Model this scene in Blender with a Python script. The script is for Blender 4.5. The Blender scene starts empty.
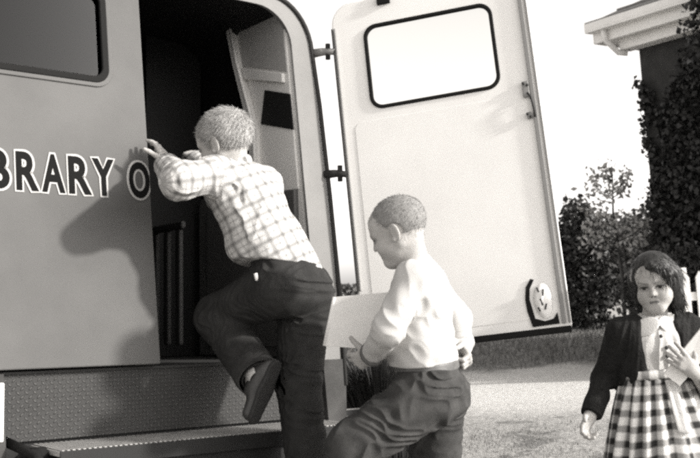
import bpy, math, random
import numpy as np
PI = math.pi
rng = np.random.default_rng(7); random.seed(7)
S = bpy.context.scene
COL = S.collection
A3 = lambda *v: np.array(v, float)

# ------------------------------------------------------------------ camera
FPX = 1000.0; CXI, CYI = 350.0, 229.0; CH = 1.05
pt, rl = math.radians(3.34), math.radians(3.92)
Fw = A3(0, math.cos(pt), math.sin(pt)); _u = A3(0, -math.sin(pt), math.cos(pt)); _r = A3(1, 0, 0)
Rt = math.cos(rl)*_r - math.sin(rl)*_u; Up = math.sin(rl)*_r + math.cos(rl)*_u
CP = A3(0, 0, CH)
def P(x, y, d): return CP + d*(Fw + (x-CXI)/FPX*Rt - (y-CYI)/FPX*Up)
cd = bpy.data.cameras.new('camera'); co = bpy.data.objects.new('camera', cd); COL.objects.link(co)
from mathutils import Matrix, Vector
mw = Matrix.Identity(4)
for i in range(3):
    mw[i][0], mw[i][1], mw[i][2], mw[i][3] = Rt[i], Up[i], -Fw[i], CP[i]
co.matrix_world = mw
cd.sensor_width = 36; cd.lens = FPX/700*36; cd.clip_start = .05; cd.clip_end = 3000
cd.dof.use_dof = True; cd.dof.focus_distance = 3.0; cd.dof.aperture_fstop = 9
S.camera = co

# ------------------------------------------------------------------ vehicle frame
def unit(v): v = np.asarray(v, float); return v/np.linalg.norm(v)
_psi = math.radians(52.23); TL = .133; WL = .01
us = unit(A3(math.sin(_psi), math.cos(_psi), -.063))
vn = A3(-math.cos(_psi), math.sin(_psi), 0); vn = unit(vn - us*(us@vn))
vz = np.cross(us, vn)
OV = P(157, 365, 3.17)
MV = np.array([us, vn, vz])
BASEV = -.84
def W(s, n, v): return OV + s*us + n*vn + v*vz
def toloc(q): return (np.asarray(q)-OV) @ MV.T

# ------------------------------------------------------------------ materials
def mat(name, col, rough=.6, spec=.4, metal=0., noise=0., nscale=8., bump=0., bscale=60., detail=4., cols=None, coat=0., stretch=None, trans=0.):
    m = bpy.data.materials.new(name); m.use_nodes = True
    nt = m.node_tree; b = nt.nodes['Principled BSDF']
    c = (col, col*.985, col*.96, 1) if not isinstance(col, tuple) else (*col, 1)
    b.inputs['Base Color'].default_value = c
    b.inputs['Roughness'].default_value = rough; b.inputs['Metallic'].default_value = metal
    b.inputs['Specular IOR Level'].default_value = spec
    b.inputs['Coat Weight'].default_value = coat
    b.inputs['Transmission Weight'].default_value = trans
    tc = nt.nodes.new('ShaderNodeTexCoord')
    src = tc.outputs['Object']
    if stretch:
        mp = nt.nodes.new('ShaderNodeMapping'); mp.inputs['Scale'].default_value = stretch
        nt.links.new(src, mp.inputs['Vector']); src = mp.outputs['Vector']
    if noise > 0:
        n = nt.nodes.new('ShaderNodeTexNoise'); n.inputs['Scale'].default_value = nscale; n.inputs['Detail'].default_value = detail
        n.inputs['Roughness'].default_value = .65
        r = nt.nodes.new('ShaderNodeValToRGB')
        lo, hi = 1-noise, 1+noise
        r.color_ramp.elements[0].position = .3; r.color_ramp.elements[1].position = .7
        r.color_ramp.elements[0].color = tuple(min(1, x*lo) for x in c[:3])+(1,)
        r.color_ramp.elements[1].color = tuple(min(1, x*hi) for x in c[:3])+(1,)
        nt.links.new(src, n.inputs['Vector']); nt.links.new(n.outputs['Fac'], r.inputs['Fac'])
        nt.links.new(r.outputs['Color'], b.inputs['Base Color'])
    if bump > 0:
        n2 = nt.nodes.new('ShaderNodeTexNoise'); n2.inputs['Scale'].default_value = bscale; n2.inputs['Detail'].default_value = 3
        bp = nt.nodes.new('ShaderNodeBump'); bp.inputs['Strength'].default_value = bump; bp.inputs['Distance'].default_value = .01
        nt.links.new(src, n2.inputs['Vector']); nt.links.new(n2.outputs['Fac'], bp.inputs['Height'])
        nt.links.new(bp.outputs['Normal'], b.inputs['Normal'])
    return m

def mnode(nt, op, a, b=None, c=None):
    n = nt.nodes.new('ShaderNodeMath'); n.operation = op
    for i, v in enumerate((a, b, c)):
        if v is None: continue
        if isinstance(v, (int, float)): n.inputs[i].default_value = v
        else: nt.links.new(v, n.inputs[i])
    return n.outputs[0]

def plaid(name, light, dark, pu, pv, wu=.5, soft=.12, thin=True, sheen=0.):
    """woven check from the mesh's own cloth coordinates (attribute 'rest', metres)"""
    m = mat(name, light, rough=.9, spec=.15, bump=.25, bscale=250)
    nt = m.node_tree; b = nt.nodes['Principled BSDF']
    at = nt.nodes.new('ShaderNodeAttribute'); at.attribute_name = 'rest'
    sp = nt.nodes.new('ShaderNodeSeparateXYZ'); nt.links.new(at.outputs['Vector'], sp.inputs[0])
    def stripe(src, per, w, s):
        f = mnode(nt, 'FRACT', mnode(nt, 'DIVIDE', src, per))
        d = mnode(nt, 'ABSOLUTE', mnode(nt, 'SUBTRACT', f, .5))     # 0 at stripe centre
        mr = nt.nodes.new('ShaderNodeMapRange'); mr.clamp = True
        nt.links.new(d, mr.inputs['Value'])
        mr.inputs['From Min'].default_value = w/2+s/2; mr.inputs['From Max'].default_value = max(w/2-s/2, 0)
        return mr.outputs[0]
    u = stripe(sp.outputs[0], pu, wu, soft); v = stripe(sp.outputs[1], pv, wu, soft)
    tot = mnode(nt, 'MULTIPLY', mnode(nt, 'ADD', u, v), .5)
    if thin:
        u2 = stripe(mnode(nt, 'ADD', sp.outputs[0], pu*.5), pu, .1, .06); v2 = stripe(mnode(nt, 'ADD', sp.outputs[1], pv*.5), pv, .1, .06)
        tot = mnode(nt, 'MAXIMUM', tot, mnode(nt, 'MULTIPLY', mnode(nt, 'ADD', u2, v2), .3))
    r = nt.nodes.new('ShaderNodeValToRGB'); e = r.color_ramp.elements
    e[0].position = 0; e[1].position = 1
    e[0].color = (light, light*.985, light*.96, 1); e[1].color = (dark, dark*.985, dark*.96, 1)
    mid = e.new(.5); q = (light*.36+dark*.64); mid.color = (q, q*.985, q*.96, 1)
    nt.links.new(tot, r.inputs['Fac']); nt.links.new(r.outputs['Color'], b.inputs['Base Color'])
    return m

def tintmat(name, base, rough, spec, sss=0.):
    """colour given per vertex in attribute 'tint' (skin, lips, brows, eyes)"""
    m = mat(name, base, rough=rough, spec=spec, bump=.12, bscale=120)
    nt = m.node_tree; b = nt.nodes['Principled BSDF']
    at = nt.nodes.new('ShaderNodeAttribute'); at.attribute_name = 'tint'
    n = nt.nodes.new('ShaderNodeTexNoise'); n.inputs['Scale'].default_value = 30; n.inputs['Detail'].default_value = 3
    tc = nt.nodes.new('ShaderNodeTexCoord'); nt.links.new(tc.outputs['Object'], n.inputs['Vector'])
    v = mnode(nt, 'MULTIPLY', at.outputs['Fac'], mnode(nt, 'MULTIPLY_ADD', n.outputs['Fac'], .22, .89))
    cmb = nt.nodes.new('ShaderNodeCombineColor')
    nt.links.new(v, cmb.inputs[0]); nt.links.new(mnode(nt, 'MULTIPLY', v, .975), cmb.inputs[1]); nt.links.new(mnode(nt, 'MULTIPLY', v, .94), cmb.inputs[2])
    nt.links.new(cmb.outputs[0], b.inputs['Base Color'])
    if sss: b.inputs['Subsurface Weight'].default_value = sss; b.inputs['Subsurface Radius'].default_value = (.01, .008, .006)
    return m

# ------------------------------------------------------------------ object helpers
def tag(o, label=None, cat=None, group=None, kind=None):
    if label: o['label'] = label
    if cat: o['category'] = cat
    if group: o['group'] = group
    if kind: o['kind'] = kind
    return o
def empty(name, loc=(0, 0, 0), mwx=None):
    o = bpy.data.objects.new(name, None); COL.objects.link(o)
    if mwx is not None: o.matrix_world = mwx
    else: o.location = loc
    o.empty_display_size = .1
    return o
def mesh_np(name, V, F, m, parent=None, smooth=True, attrs=None, local=True):
    V = np.asarray(V, np.float32); me = bpy.data.meshes.new(name)
    if isinstance(F, np.ndarray):
        k = F.shape[1]; nf = len(F)
        me.vertices.add(len(V)); me.vertices.foreach_set('co', V.ravel())
        me.loops.add(nf*k); me.loops.foreach_set('vertex_index', F.astype(np.int32).ravel())
        me.polygons.add(nf); me.polygons.foreach_set('loop_start', np.arange(0, nf*k, k, dtype=np.int32))
        me.update(calc_edges=True)
    else:
        me.from_pydata([tuple(map(float, v)) for v in V], [], [tuple(f) for f in F]); me.update()
    me.validate()
    if smooth: me.polygons.foreach_set('use_smooth', np.ones(len(me.polygons), bool))
    if attrs:
        for an, (ty, dat) in attrs.items():
            at = me.attributes.new(an, ty, 'POINT')
            at.data.foreach_set('vector' if ty == 'FLOAT_VECTOR' else 'value', np.asarray(dat, np.float32).ravel())
    if m: me.materials.append(m)
    o = bpy.data.objects.new(name, me); COL.objects.link(o)
    if parent is not None: o.parent = parent
    return o
class MB:
    def __init__(s): s.V = []; s.F = []
    def add(s, V, F):
        k = len(s.V); s.V += [tuple(map(float, v)) for v in V]; s.F += [tuple(i+k for i in f) for f in F]; return s
    def box(s, x0, x1, y0, y1, z0, z1, fn=None):
        V = [(x, y, z) for z in (z0, z1) for y in (y0, y1) for x in (x0, x1)]
        if fn: V = [fn(*v) for v in V]
        return s.add(V, [(0, 2, 3, 1), (4, 5, 7, 6), (0, 1, 5, 4), (2, 6, 7, 3), (0, 4, 6, 2), (1, 3, 7, 5)])
    def tube(s, pts, r, n=10, cap=True):
        pts = [np.asarray(p, float) for p in pts]; k = len(s.V); m = len(pts)
        rr = r if isinstance(r, (list, tuple)) else [r]*m
        prev = None
        for i, p in enumerate(pts):
            t = unit(pts[min(i+1, m-1)]-pts[max(i-1, 0)])
            a = np.cross(t, A3(0, 0, 1) if prev is None else prev)
            if prev is None:
                if np.linalg.norm(a) < .1: a = np.cross(t, A3(1, 0, 0))
                a = unit(a); b = np.cross(t, a)
            else:
                b = prev - t*(prev@t); b = unit(b); a = np.cross(b, t)
            prev = b
            for j in range(n):
                th = 2*PI*j/n; s.V.append(tuple(p+rr[i]*(math.cos(th)*a+math.sin(th)*b)))
        for i in range(m-1):
            for j in range(n):
                q = (j+1) % n; s.F.append((k+i*n+j, k+i*n+q, k+(i+1)*n+q, k+(i+1)*n+j))
        if cap: s.F.append(tuple(k+j for j in range(n))[::-1]); s.F.append(tuple(k+(m-1)*n+j for j in range(n)))
        return s
    def lathe(s, prof, c, axis, n=28):
        ax = unit(axis); a = np.cross(ax, A3(0, 0, 1));
        if np.linalg.norm(a) < .1: a = np.cross(ax, A3(1, 0, 0))
        a = unit(a); b = np.cross(ax, a); k = len(s.V); c = np.asarray(c, float)
        for r, h in prof:
            for j in range(n):
                th = 2*PI*j/n; s.V.append(tuple(c+ax*h+r*(math.cos(th)*a+math.sin(th)*b)))
        for i in range(len(prof)-1):
            for j in range(n):
                q = (j+1) % n; s.F.append((k+i*n+j, k+i*n+q, k+(i+1)*n+q, k+(i+1)*n+j))
        return s
    def build(s, name, m, parent=None, smooth=False, fn=None, bevel=0.):
        V = [fn(*v) for v in s.V] if fn else s.V
        o = mesh_np(name, np.array(V), s.F, m, parent, smooth)
        if bevel:
            b = o.modifiers.new('b', 'BEVEL'); b.width = bevel; b.segments = 2; b.limit_method = 'ANGLE'
        return o
def rrect(x0, x1, y0, y1, r, n=8):
    """rounded rectangle, r = one radius or four (bl, br, tr, tl)"""
    if not isinstance(r, (list, tuple)): r = (r,)*4
    out = []
    for (cx, cy, q, rr) in ((x0+r[0], y0+r[0], PI, r[0]), (x1-r[1], y0+r[1], 1.5*PI, r[1]), (x1-r[2], y1-r[2], 0, r[2]), (x0+r[3], y1-r[3], .5*PI, r[3])):
        for i in range(n+1):
            a = q+i*PI/2/n; out.append((cx+rr*math.cos(a), cy+rr*math.sin(a)))
    return out
def eval_mesh(o):
    dg = bpy.context.evaluated_depsgraph_get(); dg.update()
    me = bpy.data.meshes.new_from_object(o.evaluated_get(dg))
    V = np.array([tuple(v.co) for v in me.vertices]); F = [tuple(p.vertices) for p in me.polygons]
    return V, F, me
def plate(name, loops, z0, z1, m, parent, fn, bevel=0., grid=None):
    """flat plate from 2D outlines (first outer, others holes) extruded z0..z1, bent into place by fn"""
    cu = bpy.data.curves.new(name, 'CURVE'); cu.dimensions = '2D'; cu.fill_mode = 'BOTH'
    for lp in loops:
        sp = cu.splines.new('POLY'); sp.points.add(len(lp)-1)
        for p_, q in zip(sp.points, lp): p_.co = (q[0], q[1], 0, 1)
        sp.use_cyclic_u = True
    cu.extrude = abs(z1-z0)/2-bevel; cu.bevel_depth = bevel; cu.bevel_resolution = 2; cu.offset = -bevel
    t = bpy.data.objects.new('t', cu); COL.objects.link(t)
    V, F, _ = eval_mesh(t); bpy.data.objects.remove(t)
    V[:, 2] += (z0+z1)/2
    V = np.array([fn(*v) for v in V])
    o = mesh_np(name, V, F, m, parent, smooth=False)
    return o

# ------------------------------------------------------------------ implicit bodies and cloth
def smin(a, b, k):
    if k <= 0: return np.minimum(a, b)
    h = np.maximum(k-np.abs(a-b), 0)/k
    return np.minimum(a, b)-h*h*k*.25
class Sdf:
    def __init__(s): s.pr = []; s.disp = []; s.post = []
    def cap(s, a, b, ra, rb=None, k=.02, w=None, q=1., sub=False):
        s.pr.append(('c', np.asarray(a, float), np.asarray(b, float), ra, ra if rb is None else rb, k, None if w is None else unit(w), q, sub)); return s
    def sph(s, c, r, k=.02, sub=False): return s.cap(c, np.asarray(c)+A3(0, 0, 1e-4), r, r, k, sub=sub)
    def ell(s, c, r, R, k=.02, sub=False):
        s.pr.append(('e', np.asarray(c, float), np.asarray(r, float), np.asarray(R, float), k, sub)); return s
    def plane(s, c, n, k=.004, R=9.):     # keep the side n points away from, within R of c
        s.post.append((np.asarray(c, float), unit(n), k, R)); return s
    def ev(s, X):
        if len(X) > 12000:
            return np.concatenate([s.ev(X[i:i+8000]) for i in range(0, len(X), 8000)])
        d = np.full(len(X), .12)
        if not len(X): return d
        XT = X.T; xl, xh = X.min(0), X.max(0)
        for p in s.pr:
            if p[0] == 'c':
                _, a, b, ra, rb, k, w, q, sub = p
                rm = max(ra, rb)*max(q, 1)+k+.03
                lo = np.minimum(a, b)-rm; hi = np.maximum(a, b)+rm
            else:
                _, c, r, R, k, sub = p
                rm = r.max()+k+.03; lo = c-rm; hi = c+rm
            if (lo > xh).any() or (hi < xl).any(): continue
            m = (XT[1] > lo[1]) & (XT[1] < hi[1]) & (XT[2] > lo[2]) & (XT[2] < hi[2]) & (XT[0] > lo[0]) & (XT[0] < hi[0])
            m = np.flatnonzero(m)
            if not len(m): continue
            if p[0] == 'c':
                ab = b-a; x, y, z = XT[0][m]-a[0], XT[1][m]-a[1], XT[2][m]-a[2]
                if w is not None:
                    c0 = (x*w[0]+y*w[1]+z*w[2])*(1-1/q); x = x-c0*w[0]; y = y-c0*w[1]; z = z-c0*w[2]
                    ab = ab-w*((ab@w)*(1-1/q))
                t = np.clip((x*ab[0]+y*ab[1]+z*ab[2])/(ab@ab+1e-12), 0, 1)
                x = x-t*ab[0]; y = y-t*ab[1]; z = z-t*ab[2]
                dd = np.sqrt(x*x+y*y+z*z)-(ra+(rb-ra)*t)
            else:
                x, y, z = XT[0][m]-c[0], XT[1][m]-c[1], XT[2][m]-c[2]
                u0 = (R[0, 0]*x+R[0, 1]*y+R[0, 2]*z)/r[0]; u1 = (R[1, 0]*x+R[1, 1]*y+R[1, 2]*z)/r[1]; u2 = (R[2, 0]*x+R[2, 1]*y+R[2, 2]*z)/r[2]
                k0 = np.sqrt(u0*u0+u1*u1+u2*u2); k1 = np.sqrt((u0/r[0])**2+(u1/r[1])**2+(u2/r[2])**2)+1e-9
                dd = k0*(k0-1)/k1
            dm = d[m]
            d[m] = -smin(-dm, dd, k) if sub else smin(dm, dd, k)
        near = np.abs(d) < .045
        if s.disp and near.any():
            Y = X[near]; e = 0
            for f in s.disp: e = e+f(Y)
            d[near] -= e
        for c, n, k, R in s.post:
            g = (X-c)@n
            if R < 5: g = np.minimum(g, R-np.sqrt(((X-c)**2).sum(1)))
            d = -smin(-d, -g, k)
        return d
def snet(sdf, h, pad=.03, B=8):
    lo = np.full(3, 1e9); hi = -lo
    for p in sdf.pr:
        if p[-1]: continue
        if p[0] == 'c': r = max(p[3], p[4])*max(p[7], 1); lo = np.minimum(lo, np.minimum(p[1], p[2])-r); hi = np.maximum(hi, np.maximum(p[1], p[2])+r)
        else: r = p[2].max(); lo = np.minimum(lo, p[1]-r); hi = np.maximum(hi, p[1]+r)
    lo -= pad; hi += pad
    nb = np.ceil((hi-lo)/(h*B)).astype(int)
    g = np.stack(np.meshgrid(*[np.arange(k) for k in nb], indexing='ij'), -1).reshape(-1, 3)
    dc = sdf.ev(lo+(g+.5)*h*B)
    g = g[np.abs(dc) < h*B*.87+.009]
    off = np.stack(np.meshgrid(*[np.arange(B+1)]*3, indexing='ij'), -1).reshape(-1, 3)
    N = (nb*B+2).astype(np.int64)
    enc = lambda I: (I[..., 0]*N[1]+I[..., 1])*N[2]+I[..., 2]
    I = (g[:, None, :]*B+off[None]).reshape(-1, 3).astype(np.int64)
    ids = np.unique(enc(I)); del I
    I = np.stack([ids//(N[1]*N[2]), (ids//N[2]) % N[1], ids % N[2]], -1)
    bo = np.argsort(enc(I//16), kind='stable'); D = np.empty(len(I)); D[bo] = sdf.ev(lo+I[bo]*h)
    def look(q):
        j = np.searchsorted(ids, q); j = np.minimum(j, len(ids)-1); ok = ids[j] == q; return j, ok
    C8 = np.array([(x, y, z) for x in (0, 1) for y in (0, 1) for z in (0, 1)])
    j8 = []; ok = np.ones(len(ids), bool)
    cand = np.flatnonzero(np.abs(D) < h*2.2+.004); okc = np.ones(len(cand), bool)
    for c in C8:
        j, o = look(ids[cand]+enc(c)); j8.append(j); okc &= o
    j8 = np.stack(j8, 1); v8 = D[j8]; ng = (v8 < 0).sum(1)
    cell = okc & (ng > 0) & (ng < 8)
    ci = cand[cell]; vv = v8[cell]
    acc = np.zeros((len(ci), 3)); cnt = np.zeros(len(ci))
    E = [(a, b) for a in range(8) for b in range(a+1, 8) if bin(a ^ b).count('1') == 1]
    for a, b in E:
        x = (vv[:, a] < 0) != (vv[:, b] < 0)
        t = vv[:, a]/(vv[:, a]-vv[:, b]+1e-12)
        p = C8[a]+(C8[b]-C8[a])*t[:, None]
        acc[x] += p[x]; cnt[x] += 1
    V = lo+(I[ci]+acc/cnt[:, None])*h
    vid = np.full(len(ids), -1, np.int64); vid[ci] = np.arange(len(ci))
    Fs = []
    for ax in range(3):
        e = np.zeros(3, int); e[ax] = 1; o1 = np.zeros(3, int); o1[(ax+1) % 3] = 1; o2 = np.zeros(3, int); o2[(ax+2) % 3] = 1
        j, okk = look(ids[cand]+enc(e)); s1 = D[j] < 0
        x = cand[okk & ((D[cand] < 0) != s1)]; s0 = D < 0
        q = []; good = np.ones(len(x), bool)
        for o in (np.zeros(3, int), o1, o1+o2, o2):
            jj, k2 = look(ids[x]-enc(o)); q.append(vid[jj]); good &= k2 & (vid[jj] >= 0)
        q = np.stack(q, 1)[good]; s = s0[x][good]
        q[~s] = q[~s][:, ::-1]; Fs.append(q)
    F = np.concatenate(Fs)
    # one projection to the surface, with gradient
    eps = h*.5
    vo = np.argsort(enc(((V-lo)/(h*16)).astype(np.int64)), kind='stable'); inv = np.empty_like(vo); inv[vo] = np.arange(len(vo)); V = V[vo]; F = inv[F]
    for _ in range(1):
        d = sdf.ev(V); G = np.stack([sdf.ev(V+eps*np.eye(3)[a])-d for a in range(3)], 1)/eps
        V = V-np.clip(d/np.maximum((G*G).sum(1), .3), -h*.5, h*.5)[:, None]*G
    return V, F
_ws = np.random.default_rng(3)
def snoise(X, f, seed, axis=None, st=.3):
    r = np.random.default_rng(seed)
    if axis is not None: X = X-np.outer(X@axis, axis)*(1-st)
    w = 0
    Y = X*f
    D = r.normal(size=(9, 3)); ph = r.uniform(0, 6.28, 9)
    wx = np.stack([np.sin(Y@D[i]*.8+ph[i]) for i in range(3)], 1)
    Y = Y+.9*wx
    for i in range(3, 9): w = w+np.sin(Y@D[i]*(1+.35*(i-3))+ph[i])/(1+.3*(i-3))
    return w/3.2
def folds(amp, f, seed, axis=None, st=.25, centre=None, rad=None, base=.35):
    ax = None if axis is None else unit(axis)
    def fn(X):
        n = snoise(X, f, seed, ax, st); e = amp*(1-2*np.abs(n))          # sharp valleys, rounded ridges
        e = e+amp*.5*snoise(X, f*.45, seed+9, ax, st)
        if centre is not None:
            m = 0
            for c, r_ in zip(centre, rad): m = np.maximum(m, np.exp(-((X-c)**2).sum(1)/r_**2))
            e = e*(base+(1-base)*m)
        return e
    return fn
def segd(X, a, b):
    t = np.clip(((X-a)@(b-a))/((b-a)@(b-a)), 0, 1); return np.linalg.norm(X-a-np.outer(t, b-a), axis=1)
def bonecoords(V, bones):
    """cloth coordinates (around, along) from the nearest bone: bones = (a, b, side vector, mean radius, u offset, v offset)"""
    best = np.full(len(V), 1e9); out = np.zeros((len(V), 3))
    for (a, b, sd, r, uo, vo) in bones:
        a = np.asarray(a); b = np.asarray(b); L = np.linalg.norm(b-a); t = (b-a)/L
        x = unit(sd-t*(sd@t)); y = np.cross(t, x)
        Y = V-a; al = Y@t; d = np.linalg.norm(Y-np.outer(np.clip(al, 0, L), t), axis=1)/r
        th = np.arctan2(Y@y, Y@x)
        m = d < best; best[m] = d[m]
        cp = al[m] < .0
        out[m, 0] = np.where(cp, (Y@x)[m]*1.1, th[m]*r+uo); out[m, 1] = np.where(cp, (Y@y)[m]*1.1, al[m]+vo)
    return out

def hframe(fwd, roll=0.):
    """head axes (left, fwd, up) from the face direction, roll about it"""
    f = unit(fwd); l = unit(np.cross(A3(0, 0, 1), f)); u = np.cross(f, l)
    c, s_ = math.cos(roll), math.sin(roll)
    l2 = c*l+s_*u; u2 = -s_*l+c*u
    return np.array([l2, f, u2])
def add_head(s, C, R, neck, sc=1., girl=False):
    L = lambda l, f, u: C+sc*(l*R[0]+f*R[1]+u*R[2])
    e = lambda c, r, k=.02, sub=False, RR=R: s.ell(L(*c), np.array(r)*sc, RR, k*sc, sub)
    e((0, -.012, .024), (.071, .089, .077)); e((0, .032, -.034), (.051, .053, .066), .03)
    e((0, .052, .034), (.052, .03, .04), .03)
    s.cap(L(-.012, .064, -.083), L(.012, .064, -.083), .016*sc, k=.022*sc)
    for g in (-1, 1):
        s.cap(L(g*.047, .0, -.045), L(g*.014, .06, -.086), .015*sc, .012*sc, k=.03*sc)
        s.sph(L(g*.031, .055, -.038), .024*sc, k=.024*sc)
        s.sph(L(g*.034, .034, -.048), .018*sc, k=.03*sc)
        s.cap(L(g*.012, .083, .013), L(g*.042, .066, .013), .007*sc, k=.014*sc)
        s.sph(L(g*.028, .099, -.004), .014*sc, k=.016*sc, sub=True)
        s.ell(L(g*.028, .071, -.003), A3(.0145, .012, .0095)*sc, R, .003)
        # ear
        a = .35*g; ER = np.array([math.cos(a)*R[0]+math.sin(a)*R[1], -math.sin(a)*R[0]+math.cos(a)*R[1], R[2]])
        s.ell(L(g*.074, -.008, -.010), A3(.0065, .017, .028)*sc, ER, .006)
        s.ell(L(g*.0815, -.001, -.006), A3(.0055, .011, .019)*sc, ER, .003, True)
        s.sph(L(g*.074, .004, -.030), .007*sc, k=.006)
    s.cap(L(0, .083, .002), L(0, .094, -.026), .0055*sc, .0085*sc, k=.010*sc)
    for g in (-1, 1): s.sph(L(g*.008, .087, -.029), .0065*sc, k=.006*sc)
    s.cap(L(-.009, .079, -.053), L(.009, .079, -.053), .0065*sc, k=.006*sc)
    s.cap(L(-.007, .078, -.063), L(.007, .078, -.063), .0075*sc, k=.007*sc)
    s.cap(L(-.02, .090, -.0585), L(.02, .090, -.0585), .0022*sc, k=.004*sc, sub=True)
    s.cap(L(0, -.022, -.045), neck, .042*sc, .045*sc, k=.03)
def head_tint(V, C, R, sc, base, brow, lip, eye=True):
    Y = (V-C)@R.T/sc; t = np.full(len(V), base)
    fr = Y[:, 1] > .045
    for g in (-1, 1):
        dx, dz = Y[:, 0]-g*.028, Y[:, 2]
        b = fr & (np.abs(dx) < .02) & (np.abs(dz-.0135-g*dx*.16) < .0040); t[b] = brow*.5+base*.5
        so = fr & (((dx/.021)**2+((dz+.003)/.015)**2) < 1); t[so] = base*.72
        ee = fr & (((dx/.0140)**2+((dz+.004)/.0064)**2) < 1); t[ee] = base*.75 if eye else base*.5
        ir = fr & (((dx/.0072)**2+((dz+.004)/.0072)**2) < 1) & ee; t[ir] = .02
        la = fr & (np.abs(dx) < .015) & (np.abs(dz+.0005+12*dx*dx) < .0028); t[la] = .03
        ns = fr & (((Y[:, 0]-g*.0065)/.004)**2+((Y[:, 2]+.0385)/.003)**2 < 1); t[ns] = base*.25
    lp = fr & (((Y[:, 0]/.019)**2+((Y[:, 2]+.0580)/.0065)**2) < 1); t[lp] = lip
    lc = fr & (np.abs(Y[:, 0]) < .016) & (np.abs(Y[:, 2]+.0575+Y[:, 0]**2*14) < .0020); t[lc] = lip*.35
    return t
def add_hand(s, wr, d, pn, side, curl=(.5, .6, .7, .8), tcurl=.4, sc=1., spread=.10, tdir=None):
    """wr wrist, d hand direction, pn palm normal, side = thumb direction; curl = bend per finger"""
    d = unit(d); pn = unit(pn-d*(pn@d)); th = np.cross(d, pn)
    if th@side < 0: th = -th
    kn = []
    for i, (o, l) in enumerate(((.024, .066), (.008, .070), (-.008, .067), (-.022, .060))):
        k = wr+sc*(d*l+th*o); kn.append(k)
        s.cap(wr+sc*(d*.012+th*o*.55), k, .0125*sc, .0095*sc, k=.010)
    s.cap(wr-d*.01, wr+d*.02*sc, .020*sc, .019*sc, k=.012, w=th, q=1.15)
    for i, k in enumerate(kn):
        a = 0.; p = k; Ls = (.030, .020, .016); sc2 = (.92, 1., .96, .78)[i]
        fan = (1.5-i)*spread
        for j, l in enumerate(Ls):
            a += curl[i]*(.9, 1.1, .8)[j]
            v = math.cos(a)*unit(d+th*fan)+math.sin(a)*pn
            q = p+v*l*sc*sc2; r = (.0082, .0074, .0064)[j]*sc
            s.cap(p, q, r, r*.92, k=.0025); p = q
    t0 = wr+sc*(d*.016+th*.018); tv = unit(d*.55+th*.8+pn*.25) if tdir is None else unit(tdir)
    t1 = t0+tv*.032*sc; v2 = unit(tv+tcurl*(pn*.8-th*.5+d*.3)); t2 = t1+v2*.026*sc; t3 = t2+unit(v2+tcurl*pn*.4)*.018*sc
    s.cap(t0, t1, .013*sc, .0095*sc, k=.008); s.cap(t1, t2, .009*sc, .008*sc, k=.003); s.cap(t2, t3, .008*sc, .0068*sc, k=.003)
def add_arm(s, sh, el, wr, inf=0., k=.02, r=(.036, .030, .030, .019)):
    s.cap(sh, el, r[0]+inf, r[1]+inf, k=k); s.cap(el, wr, r[2]+inf, r[3]+inf, k=k)
def add_leg(s, hp, kn, an, inf=0., k=.03, r=(.070, .046, .047, .028)):
    s.cap(hp, kn, r[0]+inf, r[1]+inf, k=k)
    calf = kn+(an-kn)*.35; s.cap(kn, calf, r[1]+inf, r[2]+inf, k=.02); s.cap(calf, an, r[2]+inf, r[3]+inf, k=.02)
def add_torso(s, J, inf=0., k=.04, wr=1.35, belly=0.):
    lat = unit(J['shL']-J['shR']); latp = unit(J['hpL']-J['hpR']); sm = (J['shL']+J['shR'])/2
    ch = sm+(J['waist']-sm)*.35
    s.cap(J['shL'], J['shR'], .042+inf, k=k)
    s.cap(sm+(J['waist']-sm)*.15, ch, .070+inf, .076+inf, k=k, w=lat, q=wr)
    s.cap(ch, J['waist'], .076+inf, .070+inf+belly, k=k, w=unit(lat+latp), q=wr*.95)
    s.cap(J['waist'], J['pelvis'], .070+inf+belly, .080+inf, k=k, w=latp, q=1.3)
def shoe(name, an, toe, up, m, parent, sc=1.):
    """laced leather shoe with a welted sole: an ankle, toe direction, up = away from the sole"""
    f = unit(toe); u = unit(up-f*(up@f)); l = np.cross(u, f); R = np.array([l, f, u])
    L = lambda a, b, c: an+sc*(a*l+b*f+c*u)
    s = Sdf()
    s.cap(L(0, -.03, -.045), L(0, .125, -.048), .028*sc, .026*sc, k=.02, w=l, q=1.15)
    s.ell(L(0, .03, -.022), A3(.030, .062, .034)*sc, R, .02)
    s.cap(L(0, -.01, -.03), L(0, -.014, .012), .035*sc, .036*sc, k=.02)
    s.plane(L(0, 0, -.064), -u); s.plane(L(0, 0, .02), u)
    V, F = snet(s, .0035)
    o = mesh_np(name, V, F, m, parent)
    s2 = Sdf(); s2.cap(L(0, -.03, -.068), L(0, .045, -.068), .031*sc, .032*sc, k=.02, w=l, q=1.1); s2.cap(L(0, .045, -.068), L(0, .128, -.068), .036*sc, .028*sc, k=.02, w=l, q=1.15)
    s2.plane(L(0, 0, -.073), -u, .002); s2.plane(L(0, 0, -.060), u, .002)
    V, F = snet(s2, .0035); mesh_np('sole', V, F, M['sole'], o)
    return o
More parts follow.
